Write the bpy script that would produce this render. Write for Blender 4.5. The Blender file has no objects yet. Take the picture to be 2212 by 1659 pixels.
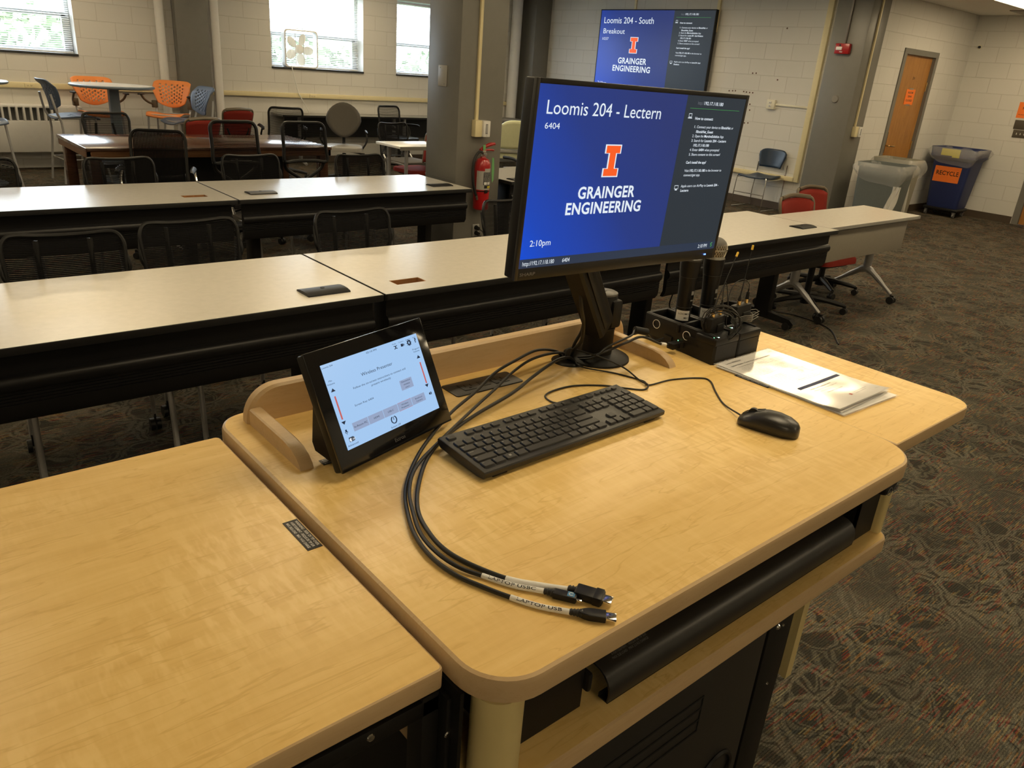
import bpy, bmesh, math, random
from math import pi, sin, cos, radians as R
from mathutils import Vector as V, Matrix as M
random.seed(7)
sc = bpy.context.scene
COL = sc.collection

# ---------------------------------------------------------------- camera
cam = bpy.data.cameras.new('camera'); co = bpy.data.objects.new('camera', cam); COL.objects.link(co)
yaw, pit, rol = R(41.55025453), R(22.4780972), R(4.47456293)
d = V((sin(yaw)*cos(pit), cos(yaw)*cos(pit), -sin(pit)))
r = d.cross(V((0, 0, 1))).normalized(); u = r.cross(d)
r2 = cos(rol)*r + sin(rol)*u; u2 = -sin(rol)*r + cos(rol)*u
mw = M(((r2.x, u2.x, -d.x, 0), (r2.y, u2.y, -d.y, 0), (r2.z, u2.z, -d.z, 1.64), (0, 0, 0, 1)))
co.matrix_world = mw
cam.sensor_width = 36; cam.lens = 1658.278/2212*36; cam.clip_start = .02; cam.clip_end = 200
sc.camera = co
# ---------------------------------------------------------------- world, exposure
w = bpy.data.worlds.new('world'); sc.world = w; w.use_nodes = True
bg = w.node_tree.nodes['Background']; bg.inputs[0].default_value = (.78, .90, 1, 1); bg.inputs[1].default_value = 11.5
vs = sc.view_settings; vs.view_transform = 'Standard'; vs.look = 'None'; vs.exposure = 0.0; vs.gamma = 1; vs.use_curve_mapping = False
LAMP_STRENGTH = 10.0
LAMP_COLOR = (1, .80, .50, 1)
# window light portals (they add no light, only guide the sky light through the openings)
for wx in (1.795, 5.865, 7.985):
    l = bpy.data.lights.new('window_portal', 'AREA'); l.shape = 'RECTANGLE'; l.size = 1.5; l.size_y = 1.08; l.cycles.is_portal = True
    lo = bpy.data.objects.new('window_portal', l); COL.objects.link(lo); lo.location = (wx, 11.95, 1.925); lo.rotation_euler = (R(-90), 0, 0)

# ================================================================ materials
def mat(name, color, rough=.5, metal=0.0, spec=.5, emit=None, es=1.0, alpha=None, trans=0.0, coat=0.0):
    m = bpy.data.materials.new(name); m.use_nodes = True
    b = m.node_tree.nodes['Principled BSDF']
    c = tuple(color) + (1,) if len(color) == 3 else color
    b.inputs['Base Color'].default_value = c; b.inputs['Roughness'].default_value = rough
    b.inputs['Metallic'].default_value = metal; b.inputs['Specular IOR Level'].default_value = spec
    b.inputs['Coat Weight'].default_value = coat; b.inputs['Coat Roughness'].default_value = .15
    if trans: b.inputs['Transmission Weight'].default_value = trans
    if alpha is not None: b.inputs['Alpha'].default_value = alpha
    if emit is not None:
        b.inputs['Emission Color'].default_value = tuple(emit) + (1,); b.inputs['Emission Strength'].default_value = es
    return m
def s2l(c): return tuple(((x/255)/12.92 if x/255 <= .04045 else ((x/255+.055)/1.055)**2.4) for x in c)
class NT:
    def __init__(s, m): s.m = m; s.t = m.node_tree; s.b = s.t.nodes['Principled BSDF']
    def n(s, typ, **k):
        x = s.t.nodes.new(typ)
        for a, v in k.items():
            if a.startswith('i_'):
                key = a[2:]; key = int(key) if key.isdigit() else key
                x.inputs[key].default_value = v
            else: setattr(x, a, v)
        return x
    def l(s, a, b): s.t.links.new(a, b); return s
    def coord(s, scale=(1, 1, 1), loc=(0, 0, 0), rot=(0, 0, 0), kind='Object'):
        tc = s.n('ShaderNodeTexCoord'); mp = s.n('ShaderNodeMapping'); mp.inputs['Scale'].default_value = scale
        mp.inputs['Location'].default_value = loc; mp.inputs['Rotation'].default_value = rot
        s.l(tc.outputs[kind], mp.inputs[0]); return mp.outputs[0]
    def noise(s, vec, scale, detail=3, rough=.5, dist=0.0):
        x = s.n('ShaderNodeTexNoise'); s.l(vec, x.inputs['Vector']); x.inputs['Scale'].default_value = scale
        x.inputs['Detail'].default_value = detail; x.inputs['Roughness'].default_value = rough; x.inputs['Distortion'].default_value = dist
        return x.outputs['Fac']
    def ramp(s, fac, stops, interp='LINEAR'):
        x = s.n('ShaderNodeValToRGB'); x.color_ramp.interpolation = interp; e = x.color_ramp.elements
        while len(e) < len(stops): e.new(.5)
        for k, (p, c) in zip(e, stops): k.position = p; k.color = (tuple(c) + (1,)) if not isinstance(c, (int, float)) else (c, c, c, 1)
        s.l(fac, x.inputs[0]); return x.outputs[0]
    def math(s, op, a, b=0.0, c=None):
        x = s.n('ShaderNodeMath', operation=op)
        for i, v in enumerate((a, b) + ((c,) if c is not None else ())):
            if isinstance(v, (int, float)): x.inputs[i].default_value = v
            else: s.l(v, x.inputs[i])
        return x.outputs[0]
    def mix(s, f, a, b, blend='MIX'):
        x = s.n('ShaderNodeMix', data_type='RGBA', blend_type=blend)
        for i, v in ((0, f), (6, a), (7, b)):
            if isinstance(v, (int, float)): x.inputs[i].default_value = v
            elif isinstance(v, (tuple, list)): x.inputs[i].default_value = tuple(v) + ((1,) if len(v) == 3 else ())
            else: s.l(v, x.inputs[i])
        return x.outputs[2]
    def bump(s, h, strength=.2, dist=.002):
        x = s.n('ShaderNodeBump'); x.inputs['Strength'].default_value = strength; x.inputs['Distance'].default_value = dist
        s.l(h, x.inputs['Height']); s.l(x.outputs[0], s.b.inputs['Normal'])
    def out(s, c): s.l(c, s.b.inputs['Base Color'])

def wood(name, base, dark, light, rough=.32, axis=0, fleck=.8, grain=1.0, coat=0.0):
    m = mat(name, base, rough, spec=.4, coat=coat); t = NT(m)
    sc_ = [1.8*grain, 15*grain, 15*grain]; 
    if axis == 1: sc_ = [11*grain, 2.2*grain, 11*grain]
    if axis == 2: sc_ = [11*grain, 11*grain, 1.2*grain]
    v = t.coord(sc_)
    n1 = t.noise(v, 1.0, 4, .55, .35)
    fr = t.math('FRACT', t.math('MULTIPLY', n1, 9.0))
    line = t.ramp(fr, [(0, 0.0), (.42, .0), (.5, 1.0), (.56, .0), (1, 0.0)])
    n2 = t.noise(v, 2.6, 4, .6)
    mid = lambda a, b, q: tuple(x*(1-q)+y*q for x, y in zip(a, b))
    c = t.ramp(n2, [(.3, mid(base, dark, .45)), (.5, base), (.72, mid(base, light, .5))])
    fl = [85, 20, 20] if axis != 1 else [20, 85, 20]
    n3 = t.noise(t.coord(fl), 1.0, 2, .6, .3)
    patch = t.noise(t.coord((3, 3, 3)), 1.0, 2)
    f3 = t.math('MULTIPLY', t.ramp(n3, [(.45, 0.0), (.62, 1.0)]), t.ramp(patch, [(.40, .15), (.58, 1.0)]))
    c = t.mix(t.math('MULTIPLY', f3, fleck), c, light)
    c = t.mix(t.math('MULTIPLY', line, .62), c, dark)
    t.out(c); return m

MAPLE = wood('maple_laminate', (.79, .545, .195), (.66, .42, .125), (.88, .64, .27))
MAPLE_EDGE = wood('maple_edge_band', (.56, .40, .22), (.50, .34, .175), (.60, .44, .25), rough=.38, fleck=.1, grain=2.2)
WOODTAB = wood('dark_cherry_veneer', s2l((82, 54, 40)), s2l((56, 34, 25)), s2l((104, 70, 52)), rough=.13, fleck=.1, coat=.4)
DOORW = wood('oak_door_veneer', s2l((168, 118, 60)), s2l((140, 92, 42)), s2l((186, 138, 76)), rough=.4, axis=2, fleck=.1)
RAWWOOD = wood('raw_particle_board', s2l((150, 104, 62)), s2l((124, 82, 46)), s2l((168, 120, 74)), rough=.8)

def block_wall(name, plane, zoff, hoff, color=(.70, .685, .645)):
    m = mat(name, color, .62, spec=.25); t = NT(m)
    g = t.n('ShaderNodeNewGeometry'); sp = t.n('ShaderNodeSeparateXYZ'); t.l(g.outputs['Position'], sp.inputs[0])
    cb = t.n('ShaderNodeCombineXYZ'); hv = sp.outputs[0] if plane == 'x' else sp.outputs[1]
    t.l(t.math('ADD', hv, hoff), cb.inputs[0]); t.l(t.math('ADD', sp.outputs[2], zoff), cb.inputs[1])
    br = t.n('ShaderNodeTexBrick'); t.l(cb.outputs[0], br.inputs['Vector'])
    br.inputs['Scale'].default_value = 1; br.inputs['Brick Width'].default_value = .4225; br.inputs['Row Height'].default_value = .2085
    br.inputs['Mortar Size'].default_value = .0045; br.inputs['Mortar Smooth'].default_value = .3; br.inputs['Bias'].default_value = 0
    br.inputs['Color1'].default_value = (.97, .97, .97, 1); br.inputs['Color2'].default_value = (1, 1, 1, 1); br.inputs['Mortar'].default_value = (.86, .85, .83, 1)
    n = t.noise(t.coord((1, 1, 1)), 90, 3, .6)
    n2 = t.noise(t.coord((1, 1, 1)), 1.3, 2)
    c = t.mix(1.0, t.mix(1.0, color + (1,), br.outputs['Color'], 'MULTIPLY'), t.ramp(n2, [(.3, (.97, .97, .965)), (.7, (1.0, 1.0, 1.0))]), 'MULTIPLY')
    t.out(c)
    h = t.math('SUBTRACT', t.math('MULTIPLY', n, .25), t.math('MULTIPLY', br.outputs['Fac'], 1.0)); t.bump(h, .7, .004)
    return m
WALLN = block_wall('painted_block_wall_far', 'x', .10, .14)
WALLE = block_wall('painted_block_wall_right', 'y', -.098, .03)
WALLD = block_wall('painted_block_wall_door', 'x', -.098, .2)

def carpet():
    m = mat('patterned_carpet', (.05, .04, .035), .95, spec=.1); t = NT(m)
    v = t.coord((1, 1, 1))
    nz = t.n('ShaderNodeTexNoise'); t.l(v, nz.inputs['Vector']); nz.inputs['Scale'].default_value = 5.5; nz.inputs['Detail'].default_value = 2
    va = t.n('ShaderNodeVectorMath', operation='SCALE'); t.l(nz.outputs['Color'], va.inputs[0]); va.inputs['Scale'].default_value = .16
    vb = t.n('ShaderNodeVectorMath', operation='ADD'); t.l(v, vb.inputs[0]); t.l(va.outputs[0], vb.inputs[1])
    mp = t.n('ShaderNodeMapping'); mp.inputs['Scale'].default_value = (1, 1.25, 1); mp.inputs['Rotation'].default_value = (0, 0, .5); t.l(vb.outputs[0], mp.inputs[0])
    lines = None
    for s_, p0, p1 in ((5.2, .045, .105), (10.0, .05, .12)):
        vo = t.n('ShaderNodeTexVoronoi', feature='DISTANCE_TO_EDGE'); t.l(mp.outputs[0], vo.inputs['Vector']); vo.inputs['Scale'].default_value = s_; vo.inputs['Randomness'].default_value = 1
        a = t.ramp(vo.outputs['Distance'], [(max(0, p0-.03), 0.0), (p0, 1.0), (p1, 1.0), (p1+.03, 0.0)])
        a = t.math('MULTIPLY', a, 1.0 if s_ < 8 else .7)
        lines = a if lines is None else t.math('MAXIMUM', lines, a)
    v1 = t.n('ShaderNodeTexVoronoi', feature='F1'); t.l(mp.outputs[0], v1.inputs['Vector']); v1.inputs['Scale'].default_value = 5.2
    sc1 = t.n('ShaderNodeSeparateColor'); t.l(v1.outputs['Color'], sc1.inputs[0])
    fill = t.math('GREATER_THAN', sc1.outputs[0], .72)
    light = t.math('MAXIMUM', lines, t.math('MULTIPLY', fill, .55))
    breakup = t.noise(t.coord((60, 240, 1)), 1.0, 2, .7)
    light = t.math('MULTIPLY', light, t.ramp(t.noise(t.coord((1, 1, 1)), 3.0, 2), [(.38, .45), (.6, 1.0)]))
    light = t.math('MULTIPLY', light, t.ramp(breakup, [(.35, .35), (.65, 1.0)]))
    base = t.mix(light, s2l((56, 54, 48)), s2l((112, 108, 95)))
    # thin yarn streaks along the rows
    st = t.n('ShaderNodeTexWhiteNoise', noise_dimensions='2D')
    sx = t.n('ShaderNodeSeparateXYZ'); t.l(v, sx.inputs[0])
    yy = t.math('FLOOR', t.math('MULTIPLY', sx.outputs[1], 260.0))
    jn = t.n('ShaderNodeTexWhiteNoise', noise_dimensions='1D'); t.l(yy, jn.inputs['W'])
    xx = t.math('FLOOR', t.math('ADD', t.math('MULTIPLY', sx.outputs[0], 24.0), t.math('MULTIPLY', jn.outputs['Value'], 10.0)))
    cb = t.n('ShaderNodeCombineXYZ'); t.l(xx, cb.inputs[0]); t.l(yy, cb.inputs[1]); t.l(cb.outputs[0], st.inputs['Vector'])
    hue = t.ramp(st.outputs['Value'], [(0, s2l((150, 40, 30))), (.25, s2l((170, 120, 50))), (.5, s2l((40, 60, 66))), (.75, s2l((150, 140, 100)))], 'CONSTANT')
    wn = t.n('ShaderNodeTexWhiteNoise', noise_dimensions='2D'); c2 = t.n('ShaderNodeVectorMath', operation='ADD'); c2.inputs[1].default_value = (17.3, 5.1, 0); t.l(cb.outputs[0], c2.inputs[0]); t.l(c2.outputs[0], wn.inputs['Vector'])
    zone = t.noise(t.coord((1, 1, 1)), 6.5, 2)
    gate = t.math('MULTIPLY', t.math('GREATER_THAN', wn.outputs['Value'], .55), t.ramp(zone, [(.42, .12), (.58, 1.0)]))
    c = t.mix(t.math('MULTIPLY', gate, .30), base, hue)
    loop = t.n('ShaderNodeTexWave', wave_type='BANDS', bands_direction='Y'); t.l(v, loop.inputs['Vector']); loop.inputs['Scale'].default_value = 42; loop.inputs['Distortion'].default_value = 1.2; loop.inputs['Detail'].default_value = 1
    fine = t.noise(t.coord((160, 420, 1)), 1.0, 1)
    c = t.mix(1.0, c, t.ramp(loop.outputs['Fac'], [(0, .72), (.5, 1.1)]), 'MULTIPLY')
    c = t.mix(1.0, c, t.ramp(fine, [(.3, .62), (.7, 1.3)]), 'MULTIPLY')
    t.out(c); t.bump(t.math('ADD', loop.outputs['Fac'], fine), .6, .003)
    return m
CARPET = carpet()
def noisy(name, color, rough, amount=.08, scale=60, bump=.15, spec=.5, metal=0, coat=0.0):
    m = mat(name, color, rough, spec=spec, metal=metal, coat=coat); t = NT(m); n = t.noise(t.coord((1, 1, 1)), scale, 3, .6)
    lo = tuple(x*(1-amount) for x in color); hi = tuple(min(1, x*(1+amount)) for x in color)
    t.out(t.ramp(n, [(.3, lo), (.7, hi)]))
    if bump: t.bump(n, bump, .001)
    return m
DESK = noisy('pale_beige_laminate', s2l((204, 200, 190)), .27, .03, 30, 0, .6)
WHITETOP = noisy('white_laminate', s2l((214, 212, 206)), .25, .02, 30, 0)
BLACK = noisy('black_plastic', (.010, .010, .0105), .42, .12, 200, .1, .3)
BLACKM = noisy('black_powder_coat', (.009, .0085, .008), .5, .12, 300, .15, .3)
MODESTY = noisy('black_modesty_panel', (.008, .008, .009), .36, .1, 200, .1, .3)
GLOSSB = mat('gloss_black_glass', (.006, .006, .007), .08, coat=.3)
RUBBER = noisy('black_cable_rubber', (.012, .012, .012), .45, .15, 300, .1)
SLAT = noisy('black_mesh_yarn', (.007, .007, .008), .8, .2, 200, 0, .1)
SILVER = noisy('silver_paint', (.42, .42, .42), .35, .04, 100, 0, metal=.5)
CHROME = mat('chrome', (.75, .74, .72), .12, 1)
BRASS = mat('brass_plug', (.75, .58, .30), .25, 1)
GREYCOL = noisy('grey_paint_column', s2l((118, 116, 110)), .38, .03, 12, .05)
CREAM = noisy('cream_paint', s2l((226, 214, 172)), .4, .02, 20, 0)
CREAMPOST = noisy('cream_enamel', s2l((214, 196, 140)), .38, .02, 20, 0)
WHITEP = noisy('white_paint', (.74, .73, .70), .45, .02, 20, 0)
IVORY = noisy('ivory_plastic', s2l((224, 220, 200)), .4, .02, 60, 0)
BASEB = noisy('dark_rubber_baseboard', s2l((78, 66, 54)), .5, .05, 40, 0)
SLATE = noisy('dark_slate_sill', (.03, .032, .035), .35, .1, 40, 0)
CEIL = noisy('ceiling_tile', (.70, .68, .62), .8, .06, 120, .2)
ALU = noisy('aluminium_frame', (.62, .64, .66), .35, .02, 50, 0, metal=.3)
BLIND = mat('blind_slat', (.82, .84, .86), .5)
REDF = noisy('red_fabric', s2l((122, 38, 30)), .85, .1, 400, .3, spec=.2)
REDS = noisy('red_upholstery', s2l((152, 30, 36)), .6, .08, 100, .1)
TAUPE = noisy('taupe_plastic', s2l((92, 82, 66)), .45, .05, 60, 0)
ORANGE = noisy('orange_plastic', s2l((236, 142, 74)), .42, .03, 40, 0)
BLUEG = noisy('blue_grey_plastic', s2l((84, 98, 122)), .42, .04, 40, 0)
NAVY = noisy('navy_vinyl', s2l((34, 52, 74)), .32, .06, 40, .05)
CREAMPL = noisy('pale_green_cream_vinyl', s2l((214, 216, 176)), .45, .03, 40, 0)
GREYFAB = noisy('grey_brown_fabric', s2l((84, 80, 74)), .85, .08, 300, .2)
GREYPL = noisy('grey_laminate', s2l((150, 148, 142)), .3, .03, 40, 0)
GREYEDGE = noisy('blue_grey_edge', s2l((104, 116, 128)), .4, .03, 40, 0)
MODGREY = noisy('grey_metal_panel', s2l((146, 140, 128)), .45, .03, 60, 0)
BINGREY = noisy('grey_bin_plastic', s2l((98, 104, 102)), .55, .04, 60, 0)
BINBLUE = noisy('blue_bin_plastic', s2l((34, 48, 98)), .5, .05, 60, 0)
YELLOW = mat('yellow_print', s2l((206, 196, 50)), .5)
YTIP = mat('yellow_cap', s2l((226, 186, 60)), .45)
ORPAPER = noisy('orange_paper', s2l((250, 130, 50)), .7, .03, 60, 0)
INK = mat('black_ink', (.01, .01, .01), .5)
WINK = mat('white_print', (.75, .75, .73), .5)
GINK = mat('grey_print', (.22, .22, .22), .5)
REDP = mat('fire_red_paint', s2l((168, 24, 28)), .3, coat=.3)
GREENT = mat('green_tag', s2l((110, 170, 110)), .6)
PAPER = noisy('laminated_paper', (.80, .79, .77), .12, .02, 30, 0, coat=1.0)
PAPERSH = mat('plastic_sleeve', (.85, .86, .86), .08, alpha=.28)
BLUEPR = mat('navy_print', s2l((20, 40, 90)), .5)
WRAP = noisy('white_cable_label', (.80, .80, .78), .4, .02, 80, 0)
BULB = mat('white_fan_plastic', (.80, .81, .80), .35)
FROST = mat('cream_translucent_plastic', (.92, .88, .78), .6, trans=.22)
LED_G = mat('green_led', (0, 0, 0), .5, emit=(.25, 1, .5), es=2.2)
LED_B = mat('blue_led', (0, 0, 0), .5, emit=(.12, .25, 1), es=4)
LED_W = mat('white_led', (0, 0, 0), .5, emit=(.8, 1, .95), es=2)
TROFFER = mat('lamp_diffuser', (.8, .8, .8), .5, emit=LAMP_COLOR[:3], es=LAMP_STRENGTH)
FOAM = noisy('tan_foam', s2l((150, 110, 70)), .9, .1, 200, 0)
def emis(name, c, s=1.0, rough=.3): return mat(name, (.0, .0, .0), rough, emit=c, es=s, spec=.25)
E_WHITE = emis('screen_white', (.84, .92, 1.0), .92)
E_DIM = emis('screen_grey_text', (.14, .15, .17), 1)
E_ORANGE = emis('screen_orange', s2l((250, 95, 38)), 1)
E_DARK = emis('screen_dark_panel', s2l((46, 53, 60)), 1)
E_BAR = emis('screen_bar', s2l((46, 56, 74)), 1)
E_GREEN = emis('screen_green', s2l((70, 160, 80)), 1)
E_TABBG = emis('touch_screen_pale_blue', s2l((164, 200, 240)), 1, rough=.15)
E_TABBTN = emis('touch_button_grey', s2l((148, 164, 196)), 1)
E_TABINK = emis('touch_ink', s2l((30, 42, 62)), 1)
E_TABRED = emis('touch_red', s2l((196, 96, 92)), 1)
def grad_screen(name, left, right, tint=0.0):
    m = emis(name, right, 1); t = NT(m); tc = t.coord((1, 1, 1), kind='Object')
    sp = t.n('ShaderNodeSeparateXYZ'); t.l(tc, sp.inputs[0])
    # local x runs 0..1 across, z 0..1 up the screen picture
    f = t.math('ADD', sp.outputs[0], t.math('MULTIPLY', sp.outputs[2], .45))
    t.l(t.ramp(f, [(.0, left), (.16, s2l((28, 70, 182))), (.55, s2l((38, 58, 130))), (.95, right)]), t.b.inputs['Emission Color']); return m
E_BLUE = grad_screen('screen_blue_gradient', s2l((16, 78, 214)), s2l((44, 56, 112)))

# ================================================================ mesh helpers
class MB:
    def __init__(s): s.bm = bmesh.new()
    def box(s, x0, x1, y0, y1, z0, z1, bev=0, seg=2, mtx=None):
        res = bmesh.ops.create_cube(s.bm, size=1); vs_ = res['verts']
        for v in vs_: v.co = V(((x0+x1)/2 + v.co.x*(x1-x0), (y0+y1)/2 + v.co.y*(y1-y0), (z0+z1)/2 + v.co.z*(z1-z0)))
        if bev:
            es = list({e for v in vs_ for e in v.link_edges})
            rb = bmesh.ops.bevel(s.bm, geom=es, offset=bev, segments=seg, affect='EDGES', profile=.5, clamp_overlap=True)
            vs_ = rb['verts'] + [v for v in vs_ if v.is_valid]
            vs_ = list(set(vs_))
        if mtx is not None:
            for v in vs_: v.co = mtx @ v.co
        return s
    def ring(s, pts): return [s.bm.verts.new(p) for p in pts]
    def loft(s, rings, cap=True, closed=True):
        R_ = [s.ring(q) for q in rings]; n = len(R_[0])
        for a, b in zip(R_, R_[1:]):
            for i in range(n if closed else n-1):
                j = (i+1) % n
                try: s.bm.faces.new((a[i], a[j], b[j], b[i]))
                except ValueError: pass
        if cap and closed:
            for q in (R_[0][::-1], R_[-1]):
                try: s.bm.faces.new(q)
                except ValueError: pass
        return s
    def cyl(s, p0, p1, r0, r1=None, seg=14, cap=True):
        p0, p1 = V(p0), V(p1); r1 = r0 if r1 is None else r1
        a = (p1-p0).normalized(); b = a.orthogonal().normalized(); c = a.cross(b)
        f = lambda p, rr: [p + (b*cos(2*pi*i/seg) + c*sin(2*pi*i/seg))*rr for i in range(seg)]
        return s.loft([f(p0, r0), f(p1, r1)], cap)
    def tube(s, pts, rad, seg=8, smooth=0, closed=False, flat=1.0, up=None):
        pts = [V(p) for p in pts]
        if smooth: pts = spline(pts, smooth, closed)
        n = len(pts); rings = []; nrm = None
        for i, p in enumerate(pts):
            tdir = (pts[(i+1) % n] - pts[i-1]) if closed else (pts[min(i+1, n-1)] - pts[max(i-1, 0)])
            tdir.normalize()
            if nrm is None: nrm = (V(up) if up else tdir.orthogonal()).normalized()
            nrm = (nrm - tdir*nrm.dot(tdir)).normalized(); bn = tdir.cross(nrm)
            rr = rad[i*len(rad)//n] if isinstance(rad, (list, tuple)) else rad
            rings.append([p + nrm*cos(2*pi*k/seg)*rr*flat + bn*sin(2*pi*k/seg)*rr for k in range(seg)])
        if closed: rings.append(rings[0]); s.loft(rings, False); bmesh.ops.remove_doubles(s.bm, verts=s.bm.verts, dist=1e-6)
        else: s.loft(rings)
        return s
    def prism(s, out, z0, z1, bev=0):
        n = len(out); levels = [(z0, 0)] + ([(z1-bev, 0), (z1-bev*.3, bev*.3), (z1, bev)] if bev else [(z1, 0)])
        def inset(dv):
            if not dv: return out
            q = []
            for i in range(n):
                a, b, c = V(out[i-1]), V(out[i]), V(out[(i+1) % n]); t1 = (b-a).normalized(); t2 = (c-b).normalized()
                nn = V((-(t1.y+t2.y), t1.x+t2.x)); nn = nn.normalized() if nn.length > 1e-9 else V((0, 0)); q.append(b + nn*dv)
            return q
        return s.loft([[V((p[0], p[1], z)) for p in inset(dv)] for z, dv in levels])
    def extr(s, prof, a, b, axis='x', cap=True):
        """profile of 2D points swept along an axis from a to b; axis x: (y,z), y: (x,z)"""
        mk = (lambda t_, p: V((t_, p[0], p[1]))) if axis == 'x' else ((lambda t_, p: V((p[0], t_, p[1]))) if axis == 'y' else (lambda t_, p: V((p[0], p[1], t_))))
        return s.loft([[mk(a, p) for p in prof], [mk(b, p) for p in prof]], cap)
    def lathe(s, prof, c=(0, 0, 0), seg=24, axis=None):
        c = V(c); rings = []; hollow = prof[0][0] > 0 and prof[-1][0] > 0
        if hollow: prof = list(prof) + [prof[0]]
        for rr, h in prof:
            rings.append([V((cos(2*pi*k/seg)*max(rr, 1e-5), sin(2*pi*k/seg)*max(rr, 1e-5), h)) for k in range(seg)])
        mt = M.Translation(c) @ (V((0, 0, 1)).rotation_difference(V(axis)).to_matrix().to_4x4() if axis else M.Identity(4))
        return s.loft([[mt @ p for p in q] for q in rings], not hollow)
    def quad(s, *p):
        s.bm.faces.new([s.bm.verts.new(q) for q in p]); return s
    def grid(s, f, nu, nv, skip=None):
        g = [[s.bm.verts.new(f(i/nu, j/nv)) for j in range(nv+1)] for i in range(nu+1)]
        for i in range(nu):
            for j in range(nv):
                if skip and skip(i, j): continue
                s.bm.faces.new((g[i][j], g[i+1][j], g[i+1][j+1], g[i][j+1]))
        return s
    def mesh(s, name, sharp=32):
        bmesh.ops.recalc_face_normals(s.bm, faces=s.bm.faces)
        me = bpy.data.meshes.new(name); s.bm.to_mesh(me); s.bm.free()
        for p in me.polygons: p.use_smooth = True
        me.set_sharp_from_angle(angle=R(sharp)); return me
def spline(pts, k, closed=False):
    out = []; n = len(pts); rng = range(n if closed else n-1)
    for i in rng:
        p0 = pts[i-1] if (closed or i > 0) else pts[0]*2 - pts[1]; p1 = pts[i]; p2 = pts[(i+1) % n]
        p3 = pts[(i+2) % n] if (closed or i+2 < n) else pts[-1]*2 - pts[-2]
        for j in range(k):
            t = j/k; out.append(.5*((2*p1) + (p2-p0)*t + (2*p0-5*p1+4*p2-p3)*t*t + (3*p1-p0-3*p2+p3)*t**3))
    if not closed: out.append(pts[-1])
    return out
def obj(name, mb, m, parent=None, mtx=None, sharp=32, mods=None):
    me = mb.mesh(name, sharp) if isinstance(mb, MB) else mb
    me.materials.clear(); me.materials.append(m)
    o = bpy.data.objects.new(name, me); COL.objects.link(o)
    if parent is not None: o.parent = parent
    if mtx is not None: o.matrix_local = mtx
    if mods: o.modifiers.new('solid', 'SOLIDIFY').thickness = mods; o.modifiers[0].offset = 0
    return o
def tag(o, label, cat, group=None):
    o['label'] = label; o['category'] = cat
    if group: o['group'] = group
    return o
def thing(name, label, cat, loc=(0, 0, 0), rz=0, group=None):
    o = bpy.data.objects.new(name, None); o.empty_display_size = .05; COL.objects.link(o)
    o.location = loc; o.rotation_euler = (0, 0, rz); return tag(o, label, cat, group)
def struct(name, mb, m, parent=None):
    o = obj(name, mb, m, parent)
    if parent is None: o['kind'] = 'structure'
    return o
def kids(o): return [c for c in bpy.data.objects if c.parent == o]
def tree(o, parent=None):
    c = o.copy(); COL.objects.link(c)
    if parent is not None: c.parent = parent
    for k in kids(o): tree(k, c)
    return c
def dup(root, loc, rz=0, label=None, group=None):
    c = tree(root); c.location = loc; c.rotation_euler = (0, 0, rz)
    if label: c['label'] = label
    if group: c['group'] = group
    return c
def placer(proto, first=[None]):
    used = {'n': 0}
    def f(loc, rz, label, group=None):
        if used['n'] == 0: used['n'] = 1; proto.location = loc; proto.rotation_euler = (0, 0, rz); proto['label'] = label; o = proto
        else: o = dup(proto, loc, rz, label)
        if group: o['group'] = group
        return o
    return f
def rr(x0, x1, y0, y1, rad, seg=8):
    """rounded rectangle outline, rad = (x0y0, x1y0, x1y1, x0y1)"""
    if isinstance(rad, (int, float)): rad = (rad,)*4
    out = []
    for (cx, cy, a0), q in zip(((x0, y0, pi), (x1, y0, 1.5*pi), (x1, y1, 0), (x0, y1, .5*pi)), rad):
        sx = 1 if cx == x0 else -1; sy = 1 if cy == y0 else -1
        if q <= 0: out.append((cx, cy)); continue
        for i in range(seg+1):
            a = a0 + .5*pi*i/seg; out.append((cx+sx*q+q*cos(a), cy+sy*q+q*sin(a)))
    return out
def band(out_o, out_i, z0, z1, bev):
    """edge band: ring between two outlines with a rounded upper edge"""
    mb = MB(); L = []
    for o_, z in ((out_i, z0), (out_o, z0+bev*.5), (out_o, z1-bev), ([(a[0]*.7+b[0]*.3, a[1]*.7+b[1]*.3) for a, b in zip(out_o, out_i)], z1-bev*.3), (out_i, z1)):
        L.append([V((p[0], p[1], z)) for p in o_])
    L.append(L[0]); mb.loft(L, False); bmesh.ops.remove_doubles(mb.bm, verts=mb.bm.verts, dist=1e-6); return mb
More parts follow.
